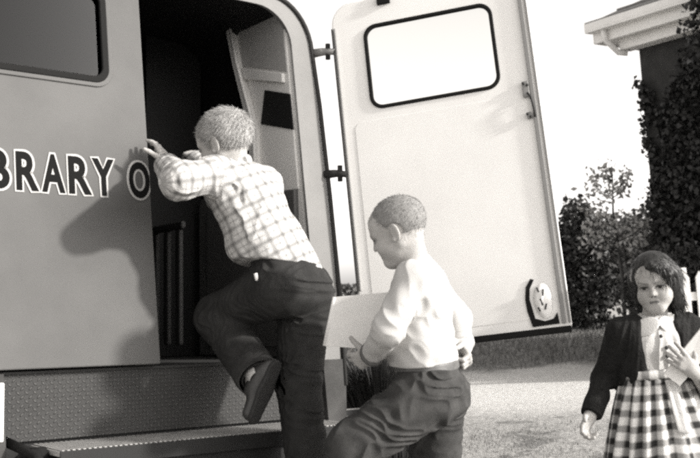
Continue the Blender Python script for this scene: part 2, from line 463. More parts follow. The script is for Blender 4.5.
def strands(name, V, F, count, length, flow, m, parent, width=.0009, lift=.5, seed=1, mask=None, jit=.35, segs=2, grav=0.):
    """short tapered hairs growing from a surface"""
    r = np.random.default_rng(seed)
    c = V[F].mean(1); nrm = np.cross(V[F[:, 1]]-V[F[:, 0]], V[F[:, 2]]-V[F[:, 0]]); nrm /= np.linalg.norm(nrm, axis=1)[:, None]+1e-12
    if mask is not None: k = mask(c); c = c[k]; nrm = nrm[k]
    i = r.integers(0, len(c), count); p = c[i]+r.normal(0, .0012, (count, 3)); n = nrm[i]
    fl = flow(p, n); fl = fl-n*(fl*n).sum(1)[:, None]; fl /= np.linalg.norm(fl, axis=1)[:, None]+1e-9
    d = fl*(1-lift)+n*lift+r.normal(0, jit*.5, (count, 3)); d /= np.linalg.norm(d, axis=1)[:, None]
    Ln = length*r.uniform(.6, 1.2, count)[:, None]
    sd = np.cross(d, n+r.normal(0, .5, (count, 3))); sd /= np.linalg.norm(sd, axis=1)[:, None]+1e-9
    w = width*r.uniform(.7, 1.3, count)[:, None]
    base = p-n*.002
    rows = []
    for k in range(segs+1):
        t = k/segs; q = base+d*Ln*t+fl*Ln*(t*t*.25)+A3(0, 0, -1)*grav*t*t
        rows += [q+sd*w*(1-t*.85), q-sd*w*(1-t*.85)]
    VV = np.stack(rows, 1).reshape(-1, 3); nv = 2*(segs+1)
    base_i = np.arange(count)[:, None]*nv
    FF = np.concatenate([base_i+np.array([[2*k, 2*k+1, 2*k+3, 2*k+2]]) for k in range(segs)])
    return mesh_np(name, VV, FF, m, parent, smooth=False)

M = {}
M['sole'] = mat('sole', .02, rough=.8)
M['skin_fair'] = tintmat('skin_fair', .42, .6, .2, .08)
M['skin_tan'] = tintmat('skin_tan', .4, .6, .18, .08)
M['hair_blond'] = mat('hair_blond', .34, rough=.5, noise=.35, nscale=120)
M['hair_brown'] = mat('hair_brown', .235, rough=.7, spec=.2, noise=.12, nscale=60)
M['hair_dark'] = mat('hair_dark', .022, rough=.5, spec=.35, noise=.4, nscale=90)
M['denim_dark'] = mat('denim_dark', .024, rough=.9, spec=.2, noise=.3, nscale=14, bump=.15, bscale=300)
M['denim_worn'] = mat('denim_worn', .042, rough=.9, spec=.2, noise=.5, nscale=11, bump=.15, bscale=300)
M['white_knit'] = mat('white_knit', .44, rough=.95, spec=.1, noise=.06, nscale=20, bump=.08, bscale=300)
M['cuff_shade'] = mat('cuff_shade', .12, rough=.95, spec=.1, bump=.3, bscale=300)  # white knit darkened in colour: shading at the left sleeve's rolled hem
M['blouse'] = mat('blouse', .52, rough=.85, spec=.15, noise=.03, nscale=20, bump=.2, bscale=200)
M['ribbon'] = mat('ribbon', .25, rough=.7)
M['cardigan'] = mat('cardigan', .018, rough=.95, spec=.15, noise=.3, nscale=60, bump=.6, bscale=220)
M['plaid_shirt'] = plaid('plaid_shirt', .48, .14, .042, .042, .26, .20)
M['plaid_skirt'] = plaid('plaid_skirt', .68, .03, .052, .050, .46, .14, thin=False)
M['leather'] = mat('leather', .04, rough=.45, spec=.5, noise=.3, nscale=30)
M['leather_brown'] = mat('leather_brown', .09, rough=.5, spec=.5, noise=.3, nscale=30)
M['sock'] = mat('sock', .5, rough=.95, bump=.3, bscale=300)
M['metal'] = mat('metal', .5, rough=.35, metal=1.)
M['paper'] = mat('paper', .8, rough=.8)
M['book_cover'] = mat('book_cover', .84, rough=.55, noise=.05, nscale=14)
M['button'] = mat('button', .03, rough=.3, spec=.6)
SC_ = None

# ================================================================== FIGURES
def dirf(az, tilt=0.):
    a, t = math.radians(az), math.radians(tilt)
    return A3(math.sin(a)*math.cos(t), math.cos(a)*math.cos(t), math.sin(t))

def climbing_boy():
    J = {}
    lat = unit(A3(-.50, -.80, .05)); latp = unit(A3(-.50, -.84, 0.06))
    sm = P(240, 181, 3.19); pel = P(291, 279, 3.17)
    J['shL'] = sm+lat*.125; J['shR'] = sm-lat*.125
    J['pelvis'] = pel; J['waist'] = sm+(pel-sm)*.62+A3(-.018, 0, .0)
    J['hpL'] = pel+latp*.078+A3(0, 0, -.03); J['hpR'] = pel-latp*.078+A3(0, 0, -.045)
    J['elL'] = P(179, 181, 2.98); J['wrL'] = P(167, 166, 3.20)
    J['elR'] = P(222, 196, 3.47); J['wrR'] = P(196, 160, 3.62)
    J['knL'] = P(217, 317, 3.26); J['anL'] = P(254, 371, 3.06)
    J['knR'] = W(.33, -.31, -.06); J['anR'] = W(.345, -.345, -.395)
    HC = P(224, 142, 3.18); HR = hframe(dirf(-64, -14), math.radians(-6))
    sc = .95
    b = Sdf()
    add_torso(b, J, -.004); neck = (J['shL']+J['shR'])/2+A3(-.01, .0, .03)
    add_head(b, HC, HR, neck, sc)
    for q in 'LR':
        add_arm(b, J['sh'+q], J['el'+q], J['wr'+q]); add_leg(b, J['hp'+q], J['kn'+q], J['an'+q], -.004)
    fl = unit(J['anL']-J['knL']); toeL = unit(A3(-.30, -.05, -.62)); upL = unit(A3(-.80, .45, .38))
    footR = unit(vn-.1*us)
    b.cap(J['anL'], J['anL']+toeL*.08-upL*.03, .028, .022, k=.02); b.cap(J['anR'], J['anR']+footR*.08-A3(0, 0, .035), .028, .022, k=.02)
    # left hand on the edge of the closed door leaf, right hand on the grab rail
    add_hand(b, J['wrL'], unit(P(159, 143, 3.235)-J['wrL']), unit(-us*.5+vn*.85), unit(A3(.6, -.4, .5)), curl=(.30, .32, .34, .40), tcurl=.2, sc=.90, spread=.03)
    add_hand(b, J['wrR'], unit(P(184, 148, 3.70)-J['wrR']), unit(A3(-.3, .6, -.3)), A3(0, 0, 1), curl=(1.0, 1.1, 1.1, 1.2), sc=.92)
    V, F = snet(b, .0028)
    t = head_tint(V, HC, HR, sc, .38, .28, .30)
    body = mesh_np('person', V, F, M['skin_fair'], attrs={'tint': ('FLOAT', t)})
    tag(body, 'blond boy in checked shirt climbing the step into the open van doorway', 'person')
    # hair
    h = Sdf(); L = lambda l, f, u: HC+sc*(l*HR[0]+f*HR[1]+u*HR[2])
    h.ell(L(0, -.014, .026), A3(.079, .097, .0855)*sc, HR, .01)
    h.disp.append(lambda X: .0022*snoise(X, 50, 5))
    h.plane(L(0, .062, .052), unit(HR[1]*.85-HR[2]*.5), .006); h.plane(L(0, -.02, -.028), unit(-HR[2]+.45*HR[1]), .006)
    for g in (-1, 1): h.sph(L(g*.078, -.004, -.016), .030*sc, k=.006, sub=True); h.sph(L(g*.066, .062, -.01), .040*sc, k=.006, sub=True)
    hv, hf = snet(h, .003)
    hair = mesh_np('hair', hv, hf, M['hair_blond'], body)
    crown = L(0, -.05, .10)
    strands('hair_strands', hv, hf, 15000, .016, lambda p, n: (p-crown)+HR[1]*.05, M['hair_blond'], hair, .0007, .26, 3, jit=.28)
    # shirt
    s = Sdf(); add_torso(s, J, .014, wr=1.42, belly=.014)
    s.cap(J['waist'], J['waist']+(J['pelvis']-J['waist'])*.6, .098, .096, k=.03, w=latp, q=1.3)
    s.cap((J['shL']+J['shR'])/2+A3(0, 0, .005), neck+(HC-neck)*.12, .060, .050, k=.02)
    for q in 'LR': add_arm(s, J['sh'+q], J['el'+q], J['wr'+q], .013, k=.03, r=(.040, .037, .037, .027))
    ax = unit(J['pelvis']-sm)
    s.disp += [folds(.0065, 42, 2, axis=unit(ax+.5*lat), st=.28, centre=[J['waist'], J['elL'], J['shL'], J['elR']], rad=[.13, .10, .10, .09], base=.5)]
    hem = P(288, 267, 3.17); hn = unit(A3(-.14, -.15, -1.))
    s.plane(hem, hn, .006)
    for q in 'LR': s.plane(J['wr'+q]+unit(J['wr'+q]-J['el'+q])*.004, J['wr'+q]-J['el'+q], .003, .065)
    nk = unit(HC-neck); s.sph(neck+nk*.078, .046, k=.005, sub=True)
    sv, sf = snet(s, .0032)
    keep = np.ones(len(sf), bool)
    C0 = (J['shL']+J['shR'])/2
    bones = [(C0-ax*.05, J['pelvis'], -vn, .11, 0, 0)]
    for i, q in enumerate('LR'):
        bones += [(J['sh'+q], J['el'+q], A3(0, 0, -1), .045, .5+i, .01), (J['el'+q]+(J['wr'+q]-J['el'+q])*.06, J['wr'+q], A3(0, 0, -1), .045, .52+i, .22)]
    mesh_np('shirt', sv, sf, M['plaid_shirt'], body, attrs={'rest': ('FLOAT_VECTOR', bonecoords(sv, bones))})
    # collar and cuffs
    c = Sdf(); side = unit(np.cross(nk, vn)); bk = np.cross(side, nk)
    for i in range(14):
        a0, a1 = 2*PI*i/14, 2*PI*(i+1)/14
        pf = lambda a: neck+nk*.022+.052*(math.cos(a)*side+math.sin(a)*bk)
        c.cap(pf(a0), pf(a1), .0095, k=.004, w=nk, q=1.7)
    cv, cf = snet(c, .003); mesh_np('collar', cv, cf, M['plaid_shirt'], body, attrs={'rest': ('FLOAT_VECTOR', cv*A3(1, 1, 1)[None])})
    # trousers
    tr = Sdf()
    wst = P(286, 263, 3.17)
    tr.cap(wst+A3(-.01, 0, .03), J['pelvis'], .090, .094, k=.03, w=latp, q=1.3)
    fwdp = unit(np.cross(A3(0, 0, 1), latp)); fwdp = fwdp if fwdp@vn > 0 else -fwdp
    for g, q in ((1, 'L'), (-1, 'R')):
        tr.sph(J['pelvis']+latp*g*.048-fwdp*.040+A3(0, 0, -.045), .072, k=.03)
        hp, kn, an = J['hp'+q], J['kn'+q], J['an'+q]
        tr.cap(hp, kn, .089, .066, k=.03)
        end = an+(an-kn)*.05
        tr.cap(kn, an+(an-kn)*.25, .068, .066 if q == 'L' else .064, k=.02)
        n_ = unit(an-kn); Lc = end
        tr.pr.append(('c', Lc+n_*.0, Lc+n_*.13, .050, .058, .004, None, 1., True))
    for q in 'LR':
        kn, an = J['kn'+q], J['an'+q]
    tr.disp += [folds(.0075, 36, 4, axis=latp, st=.4, centre=[J['knL'], J['knR'], J['hpL'], J['hpR'], J['anR']], rad=[.1, .12, .12, .12, .1], base=.3)]
    tr.plane(P(286, 263, 3.17), -hn, .004, .16)
    tv, tf = snet(tr, .0032)
    # trim the trouser legs at the ankles
    ctr = tv[tf].mean(1); k = np.ones(len(tf), bool)
    for q in 'LR':
        n_ = unit(J['an'+q]-J['kn'+q]); w_ = ctr-(J['an'+q]+n_*.028); d = w_@n_; near = np.linalg.norm(w_-np.outer(d, n_), axis=1) < .088
        o_ = 'R' if q == 'L' else 'L'; n2_ = J['an'+q]+(J['an'+q]-J['kn'+q])*.5; own = segd(ctr, J['kn'+q], n2_) < segd(ctr, J['kn'+o_], J['an'+o_]); k &= ~(near & own & (d > 0) & (d < .12))
    tf = tf[k]
    trs = mesh_np('trousers', tv, tf, M['denim_dark'], body)
    so = trs.modifiers.new('thick', 'SOLIDIFY'); so.thickness = .003; so.offset = -1
    for q in 'LR':
        n_ = unit(J['an'+q]-J['kn'+q]); r_ = .064 if q == 'L' else .062
        cfm = MB(); cfm.lathe([(r_-.002, -.045), (r_+.0045, -.042), (r_+.0055, -.01), (r_+.003, .006), (r_-.002, .004)], J['an'+q]+n_*.024, n_, 32)
        cfm.build('trouser_cuff', M['denim_worn'], trs, True)
    wt = Sdf(); wp = wst+latp*.088-fwdp*.062+ax*.012
    vv_ = tv-CP; zz_ = vv_@Fw; sx = CXI+FPX*(vv_@Rt)/zz_; sy = CYI-FPX*(vv_@Up)/zz_; near_ = np.flatnonzero((np.abs(sx-254) < 3) & (np.abs(sy-274) < 3))
    tp_ = tv[near_[np.argmin(zz_[near_])]] if len(near_) else P(254, 274, 3.0)
    tg = MB(); tg.tube([tp_+A3(-.002, -.002, .010), tp_+A3(.001, -.004, -.012)], [.006, .005], 8); tg.build('white_tag', M['paper'], trs, True)
    for q, tdir, up in (('L', toeL, upL), ('R', footR, A3(0, 0, 1))):
        shoe('shoe', J['an'+q], tdir, up, M['leather'], body, .95)
        n_ = unit(J['an'+q]-J['kn'+q]); sk = MB(); sk.lathe([(.036, -.07), (.035, .0), (.036, .02), (.03, .035)], J['an'+q], n_, 20); sk.build('sock', M['sock'], body, True)
    return J

def waiting_boy():
    J = {}
    lat = unit(A3(-.24, -.93, .02)); latp = unit(A3(-.10, -.97, .0))
    sm = P(420, 279, 2.88); pel = P(428, 383, 2.88)
    J['shL'] = sm+lat*.112; J['shR'] = sm-lat*.112
    J['pelvis'] = pel; J['waist'] = sm+(pel-sm)*.62+A3(-.012, 0, 0)
    J['hpL'] = pel+latp*.072+A3(-.012, 0, -.035); J['hpR'] = pel-latp*.072+A3(.012, 0, -.045)
    J['elL'] = P(389, 329, 2.72); J['wrL'] = P(372, 355, 2.86)
    J['elR'] = P(457, 318, 3.04); J['wrR'] = P(462, 345, 2.95)
    J['knL'] = P(352, 448, 2.76); J['anL'] = P(352, 560, 2.86)
    J['knR'] = P(436, 505, 2.98); J['anR'] = P(478, 608, 3.02)
    z = J['anR'][2]; J['anR'] = J['anR']+A3(0, 0, .075-z)
    HC = P(398, 230, 2.86); HR = hframe(dirf(-70, -20), math.radians(-3)); sc = .89
    b = Sdf(); add_torso(b, J, -.004); neck = sm+A3(-.004, 0, .022)
    add_head(b, HC, HR, neck, sc)
    for q in 'LR':
        add_arm(b, J['sh'+q], J['el'+q], J['wr'+q]); add_leg(b, J['hp'+q], J['kn'+q], J['an'+q], -.004)
    tl = unit(A3(-.9, .25, -.10)); trr = unit(A3(-.9, .3, -.15))
    b.cap(J['anL'], J['anL']+tl*.08-A3(0, 0, .035), .028, .022, k=.02); b.cap(J['anR'], J['anR']+trr*.08-A3(0, 0, .03), .028, .022, k=.02)
    add_hand(b, J['wrL'], unit(P(356, 362, 2.90)-J['wrL']), unit(A3(-.1, .95, .1)), A3(0, .2, 1), curl=(.55, .6, .7, .8), tcurl=.3, sc=.92)
    add_hand(b, J['wrR'], unit(P(470, 362, 2.90)-J['wrR']), unit(A3(-.8, .2, .1)), A3(-.3, -1, 0), curl=(1.1, 1.2, 1.2, 1.3), sc=.92)
    V, F = snet(b, .0028)
    body = mesh_np('person', V, F, M['skin_fair'], attrs={'tint': ('FLOAT', head_tint(V, HC, HR, sc, .38, .2, .32))})
    tag(body, 'boy in long-sleeved white top striding past the open door with a book', 'person')
    h = Sdf(); L = lambda l, f, u: HC+sc*(l*HR[0]+f*HR[1]+u*HR[2])
    h.ell(L(0, -.013, .027), A3(.0745, .0920, .0815)*sc, HR, .01)
    h.disp.append(lambda X: .0006*snoise(X, 60, 5))
    h.plane(L(0, .072, .044), unit(HR[1]*.85-HR[2]*.52), .012); h.plane(L(0, -.03, -.028), unit(-HR[2]+.5*HR[1]), .006)
    for g in (-1, 1): h.sph(L(g*.078, -.004, -.012), .031*sc, k=.006, sub=True); h.sph(L(g*.070, .060, .0), .046*sc, k=.006, sub=True)
    hv, hf = snet(h, .003); hair = mesh_np('hair', hv, hf, M['hair_brown'], body); crown = L(0, -.05, .10)
    def scalp(c):
        Y = (c-HC)@HR.T/sc
        return (Y[:, 2] > -.050-.5*np.minimum(Y[:, 1], 0)*0+.55*np.clip(Y[:, 1]+.02, 0, 1)) & ((Y[:, 1] < .035) | (Y[:, 2] > .060)) & (Y[:, 1] > -.11) & (np.hypot(np.abs(Y[:, 0])-.078, Y[:, 2]+.010) > .026) & (Y[:, 2] > -.045)
    bh = np.all(np.abs(V[F[:, 0]]-HC) < .13, 1)
    strands('hairline', V, F[bh], 5000, .006, lambda p, n: (p-crown)+HR[1]*.02, M['hair_brown'], hair, .0005, .25, 14, jit=.3, mask=scalp)
    strands('hair_strands', hv, hf, 14000, .006, lambda p, n: (p-crown)+HR[1]*.02, M['hair_brown'], hair, .0005, .5, 4, jit=.4)
    # white top
    s = Sdf(); add_torso(s, J, .006, wr=1.30, belly=.010)
    s.cap(J['waist'], J['pelvis'], .088, .090, k=.03, w=latp, q=1.3)
    s.cap(sm, neck+(HC-neck)*.10, .056, .050, k=.02)
    for q in 'LR': add_arm(s, J['sh'+q], J['el'+q], J['wr'+q], .007, k=.022, r=(.040, .034, .034, .025))
    ax = unit(J['pelvis']-sm)
    s.disp += [folds(.0045, 44, 12, axis=unit(ax*.5+lat), st=.35, centre=[J['waist'], J['elL'], (J['shL']+J['waist'])/2], rad=[.11, .08, .09], base=.35)]
    belt = sm+ax*.240
    s.plane(belt, ax, .006); nk = unit(HC-neck); s.sph(neck+nk*.072, .045, k=.004, sub=True)
    sv, sf = snet(s, .0032); top = mesh_np('knit_top', sv, sf, M['white_knit'], body)
    cv = MB(); n_ = unit(J['wrL']-J['elL']); cv.lathe([(.030, -.022), (.0375, -.020), (.0385, -.002), (.034, .006), (.026, .006)], J['wrL']-n_*.002, n_, 24); cv.build('cuff', M['cuff_shade'], top, True)
    cv = MB(); n_ = unit(J['wrR']-J['elR']); cv.lathe([(.030, -.022), (.0375, -.020), (.0385, -.002), (.034, .006), (.026, .006)], J['wrR']-n_*.002, n_, 24); cv.build('cuff', M['white_knit'], top, True)
    # trousers
    tr = Sdf(); wst = sm+ax*.248
    tr.cap(wst-ax*.02, J['pelvis'], .082, .092, k=.03, w=latp, q=1.3)
    for g, q in ((1, 'L'), (-1, 'R')):
        tr.sph(J['pelvis']+latp*g*.044+A3(.046, 0, -.04), .070, k=.03)
        hp, kn, an = J['hp'+q], J['kn'+q], J['an'+q]
        tr.cap(hp, kn, .088, .068, k=.03); tr.cap(kn, an+(an-kn)*.25, .068, .060, k=.02)
    tr.disp += [folds(.009, 36, 24, axis=latp, st=.4, centre=[J['knL'], J['hpL'], J['hpR'], (J['knL']+J['hpL'])/2], rad=[.12, .12, .12, .12], base=.35)]
    tr.plane(wst, -ax, .004, .15)
    tv, tf = snet(tr, .0032); ctr = tv[tf].mean(1); k = np.ones(len(tf), bool)
    for q in 'LR':
        n_ = unit(J['an'+q]-J['kn'+q]); w_ = ctr-(J['an'+q]+n_*.028); d = w_@n_; near = np.linalg.norm(w_-np.outer(d, n_), axis=1) < .088; o_ = 'R' if q == 'L' else 'L'; n2_ = J['an'+q]+(J['an'+q]-J['kn'+q])*.5; own = segd(ctr, J['kn'+q], n2_) < segd(ctr, J['kn'+o_], J['an'+o_]); k &= ~(near & own & (d > 0) & (d < .12))
    trs = mesh_np('trousers', tv, tf[k], M['denim_worn'], body)
    so = trs.modifiers.new('thick', 'SOLIDIFY'); so.thickness = .003; so.offset = -1
    bl = Sdf(); bl.cap(wst-ax*.016, wst+ax*.010, .0925, .094, k=.0, w=latp, q=1.28); bl.plane(wst+ax*-.014, -ax, .002); bl.plane(wst+ax*.012, ax, .002)
    bv, bf = snet(bl, .003); mesh_np('belt', bv, bf, M['leather_brown'], body)
    for q, td in (('L', tl), ('R', trr)): shoe('shoe', J['an'+q], td, A3(0, 0, 1), M['leather_brown'], body, .92)
    # the book carried in front, hanging from the left hand
    q = [P(335, 297, 3.02), P(388, 292, 2.99), P(380, 350, 2.985), P(325, 346, 3.01)]
    nrm = unit(np.cross(q[1]-q[0], q[3]-q[0]));
    if nrm[1] < 0: nrm = -nrm
    bk = empty('book', (q[2]+q[3])/2); tag(bk, 'pale picture book held low in the hand of the boy in the white top', 'book')
    inv = np.array((q[2]+q[3])/2)
    def slab(name, i, z0, z1, m, par, bev):
        c_ = sum(q)/4; mb = MB(); qq = [c_+(x-c_)*i for x in q]
        V_ = [x+nrm*z0 for x in qq]+[x+nrm*z1 for x in qq]
        mb.add([v-inv for v in V_], [(0, 1, 2, 3), (7, 6, 5, 4), (0, 4, 5, 1), (1, 5, 6, 2), (2, 6, 7, 3), (3, 7, 4, 0)]); return mb.build(name, m, par, bevel=bev)
    slab('cover', 1, 0, .003, M['book_cover'], bk, .001); slab('cover', 1, .015, .018, M['book_cover'], bk, .001); slab('pages', .965, .003, .015, M['paper'], bk, .0)
    sp = MB(); e0, e1 = q[0]-inv, q[3]-inv; sp.tube([e0+nrm*.009, e1+nrm*.009], .0095, 10); sp.build('spine', M['book_cover'], bk, True)
    return J

def girl():
    J = {}
    fw = dirf(188); lat = unit(A3(.96, .12, -.0))     # her left is to the right of the picture
    sm = P(655, 331, 3.34); pel = P(654, 398, 3.36)
    J['shL'] = sm+lat*.115; J['shR'] = sm-lat*.115
    J['pelvis'] = pel; J['waist'] = P(655, 372, 3.35)
    pel2 = A3(pel[0], pel[1], .58)
    J['pelvis'] = pel2; J['hpL'] = pel2+lat*.066+A3(0, 0, -.03); J['hpR'] = pel2-lat*.066+A3(0, 0, -.03)
    J['elR'] = P(606, 376, 3.38); J['wrR'] = P(591, 414, 3.30)
    J['elL'] = P(706, 388, 3.34); J['wrL'] = P(694, 372, 3.19)
    for g, q, dy in ((1, 'L', .10), (-1, 'R', -.10)):
        J['kn'+q] = J['hp'+q]+A3(-.01, dy*.7, -.26); J['an'+q] = A3(J['hp'+q][0]-.02, J['hp'+q][1]+dy*1.3, .07)
    HC = P(654, 282, 3.33); HR = hframe(dirf(203, -10), math.radians(4)); sc = .90
    b = Sdf(); neck = sm+A3(0, .01, .015)
    add_torso(b, J, -.008, wr=1.4); add_head(b, HC, HR, neck, sc, True)
    for q in 'LR':
        add_arm(b, J['sh'+q], J['el'+q], J['wr'+q], -.003); add_leg(b, J['hp'+q], J['kn'+q], J['an'+q], -.010)
        b.cap(J['an'+q], J['an'+q]+fw*.08-A3(0, 0, .035), .026, .022, k=.02)
    add_hand(b, J['wrR'], unit(P(583, 434, 3.27)-J['wrR']), unit(A3(.8, -.5, .1)), A3(-.2, -1, 0), curl=(.5, .7, .9, 1.0), tcurl=.3, sc=.90)
    add_hand(b, J['wrL'], unit(P(676, 356, 3.165)-J['wrL']), unit(A3(-.1, .85, .2)), A3(.2, -.2, 1), curl=(.35, .4, .45, .5), tcurl=.3, sc=.90, spread=.16)
    V, F = snet(b, .0028)
    body = mesh_np('person', V, F, M['skin_tan'], attrs={'tint': ('FLOAT', head_tint(V, HC, HR, sc, .38, .09, .22))})
    tag(body, 'dark-haired girl in checked skirt and dark cardigan walking over the drive', 'person')
    L = lambda l, f, u: HC+sc*(l*HR[0]+f*HR[1]+u*HR[2])
    h = Sdf(); h.ell(L(0, -.016, .024), A3(.083, .100, .090)*sc, HR, .01)
    h.cap(L(.070, -.005, .02), L(.074, .012, -.085), .028*sc, .024*sc, k=.03); h.cap(L(.055, -.045, .0), L(.058, -.05, -.095), .036*sc, .030*sc, k=.03)
    h.cap(L(-.066, -.012, .01), L(-.068, -.004, -.066), .022*sc, .016*sc, k=.03); h.cap(L(-.05, -.05, .0), L(-.05, -.055, -.09), .036*sc, .030*sc, k=.03)
    h.cap(L(0, -.07, .0), L(0, -.07, -.09), .035*sc, .030*sc, k=.03)
    h.cap(L(.010, .070, .072), L(.060, .058, .030), .016*sc, .018*sc, k=.02)         # side-parted fringe
    h.sph(L(-.012, .095, -.005), .060*sc, k=.010, sub=True); h.ell(L(-.016, .085, -.03), A3(.052, .06, .066)*sc, HR, .010, True)
    h.ell(L(.004, .085, -.045), A3(.052, .055, .06)*sc, HR, .010, True)
    def gr(X):
        Y = (X-HC)@HR.T; a = np.arctan2(Y[:, 0], -Y[:, 1]+.05)
        w = np.clip((np.hypot(Y[:, 0], Y[:, 1])-.03)/.05, 0, 1)
        return w*(.0018*np.sin(a*38+1.5*np.sin(Y[:, 2]*30))+.0010*np.sin(a*83+Y[:, 2]*20))
    h.disp.append(gr)
    hv, hf = snet(h, .003); hair = mesh_np('hair', hv, hf, M['hair_dark'], body)
    crown = L(-.02, .0, .11)
    strands('hair_strands', hv, hf, 2600, .036, lambda p, n: (p-crown)*.6+A3(0, 0, -1)*.05, M['hair_dark'], hair, .0010, -.06, 5, jit=.02, segs=3)
    rb = Sdf()
    rb.ell(L(-.066, .026, .050), A3(.008, .012, .014)*sc, HR, .004); rb.ell(L(-.073, .028, .026), A3(.007, .010, .013)*sc, HR, .004); rb.sph(L(-.073, .030, .038), .006*sc, k=.003)
    rv, rf = snet(rb, .0028); mesh_np('hair_bow', rv, rf, M['ribbon'], hair)
    # blouse
    s = Sdf(); add_torso(s, J, .004, wr=1.42, belly=.004)
    s.cap(sm, neck+A3(0, 0, .012), .052, .044, k=.02)
    s.disp += [folds(.0035, 45, 31, axis=A3(0, 0, 1), st=.3)]
    s.plane(J['waist']+A3(0, 0, .002), A3(0, 0, -1), .004); s.sph(neck+A3(0, -.005, .062), .044, k=.003, sub=True)
    sv, sf = snet(s, .0032); bl = mesh_np('blouse', sv, sf, M['blouse'], body)
    fr = lambda x, z, o=0: sm+lat*x+A3(0, 0, z)+fw*(.094+o)
    c = Sdf()
    for g in (-1, 1):
        R2 = np.array([unit(lat*g+A3(0, 0, -.4)+fw*-.35), unit(fw+A3(0, 0, .45)), unit(np.cross(lat*g, fw))])
        R2[1] = unit(R2[1]-R2[0]*(R2[0]@R2[1])); R2[2] = np.cross(R2[0], R2[1])
        c.ell(sm+lat*g*.040+A3(0, 0, .020)+fw*.066, A3(.046, .007, .030), R2, .004)
        c.cap(sm+lat*g*.048+A3(0, 0, .034)+fw*.02, sm+lat*g*.05+A3(0, .04, .036), .012, k=.01, w=A3(0, 0, 1), q=1.4)
    cv, cf = snet(c, .0028); mesh_np('collar', cv, cf, M['blouse'], bl)
    pl = MB()
    for i, z_ in enumerate((-.005, -.045, -.085)):
        # find the blouse front
        sel = sv[(np.abs((sv-sm)@lat+.006) < .012) & (np.abs(sv[:, 2]-(sm[2]+z_)) < .008)]
        if len(sel):
            q = sel[np.argmax(sel@fw)]; bt = MB(); bt.lathe([(.0001, .004), (.0055, .004), (.006, .002), (.006, -.002)], q, fw, 12); bt.build('button', M['button'], bl, True)
    # skirt : gathered, checked
    n = 168; nz = 26; top = J['waist'][2]; bot = .30; VV = []; UV = []
    cx0 = J['waist']; 
    for j in range(nz+1):
        t = j/nz; z_ = top+(bot-top)*t
        for i in range(n):
            a = 2*PI*i/n
            ple = math.sin(a*17+1.2*math.sin(a*3))*(.002+.016*t**.8)+.010*t*math.sin(a*7+2)
            rr = .098+.085*t**.75+ple
            VV.append(cx0*A3(1, 1, 0)+A3(0, 0, z_)+lat*rr*1.15*math.cos(a)+fw*rr*.92*math.sin(a)+A3(0, 0, .008*t*math.sin(a*5)))
            UV.append((a*.19+.04*t*math.sin(a*2), (top-z_)*1.05, 0))
    FF = np.array([[j*n+i, j*n+(i+1) % n, (j+1)*n+(i+1) % n, (j+1)*n+i] for j in range(nz) for i in range(n)])[:, ::-1]
    sk = mesh_np('skirt', VV, FF, M['plaid_skirt'], body, attrs={'rest': ('FLOAT_VECTOR', UV)})
    so = sk.modifiers.new('thick', 'SOLIDIFY'); so.thickness = .003; so.offset = 0
    wb = MB()
    pts = []
    wb.lathe([(.098, -.018), (.106, -.015), (.106, .014), (.096, .018)], A3(0, 0, 0), A3(0, 0, 1), 48)
    wbo = wb.build('waistband', M['plaid_skirt'], sk, True, fn=lambda x, y, z: tuple(cx0+lat*x*1.17+fw*y*.95+A3(0, 0, z)))
    me = wbo.data; at = me.attributes.new('rest', 'FLOAT_VECTOR', 'POINT'); at.data.foreach_set('vector', np.array([(math.atan2(v.co[1]-cx0[1], v.co[0]-cx0[0])*.11, v.co[2], 0) for v in me.vertices], np.float32).ravel())
    # white sash end hanging down the skirt
    sp = []
    for j in range(13):
        t = j/12; z_ = -.018-.17*t
        tt = (.0+t*.20)/(top-bot); rr = .098+.085*tt**.75+.024
        a = math.radians(90-(12+7*t)); ctr = cx0+A3(0, 0, z_)+lat*rr*1.12*math.cos(a)+fw*rr*.92*math.sin(a)
        w_ = .016+.007*t
        for k_ in range(5): sp.append(ctr+lat*(k_-2)*w_/2+fw*.004*math.sin(k_*2.1+t*3))
    ff = [(j*5+k_, (j+1)*5+k_, (j+1)*5+k_+1, j*5+k_+1) for j in range(12) for k_ in range(4)]
    ss = mesh_np('sash', sp, ff, M['blouse'], body); so = ss.modifiers.new('t', 'SOLIDIFY'); so.thickness = .002
    # cardigan, open at the front
    k = Sdf(); add_torso(k, J, .010, wr=1.42, belly=.012, k=.045)
    k.cap(J['waist'], J['pelvis']+A3(0, .01, .02), .100, .110, k=.02, w=lat, q=1.2)
    k.cap(pel2+A3(0, 0, -.09), pel2+A3(0, 0, -.3), .125, .16, k=.006, w=lat, q=1.15, sub=True)
    for q in 'LR': add_arm(k, J['sh'+q], J['el'+q], J['wr'+q], .008, k=.014, r=(.042, .034, .034, .027))
    k.disp += [folds(.005, 38, 41, axis=unit(A3(.2, 0, 1)), st=.35, centre=[J['elR'], J['elL'], J['shR']], rad=[.09, .09, .08], base=.5)]
    k.cap(sm+A3(0, -.13, .07)-lat*.002, sm+A3(0, -.15, -.10), .082, .095, k=.008, w=lat, q=1.12, sub=True)
    k.cap(sm+A3(0, -.15, -.10), sm+A3(0, -.16, -.34), .095, .11, k=.008, w=lat, q=1.12, sub=True)
    k.cap(neck+A3(0, -.03, .02), neck+A3(0, -.02, .09), .060, .07, k=.008, sub=True)
    k.cap(J['waist']+A3(0, 0, -.03), J['pelvis']+A3(0, 0, -.2), .098, .135, k=.006, w=lat, q=1.2, sub=True)
    k.plane(J['waist']+A3(0, 0, -.045), A3(0, -.25, -1), .005, .165)
    for q in 'LR': k.plane(J['wr'+q]+unit(J['wr'+q]-J['el'+q])*.002, J['wr'+q]-J['el'+q], .003, .06)
    kv, kf = snet(k, .0035); mesh_np('cardigan', kv, kf, M['cardigan'], body)
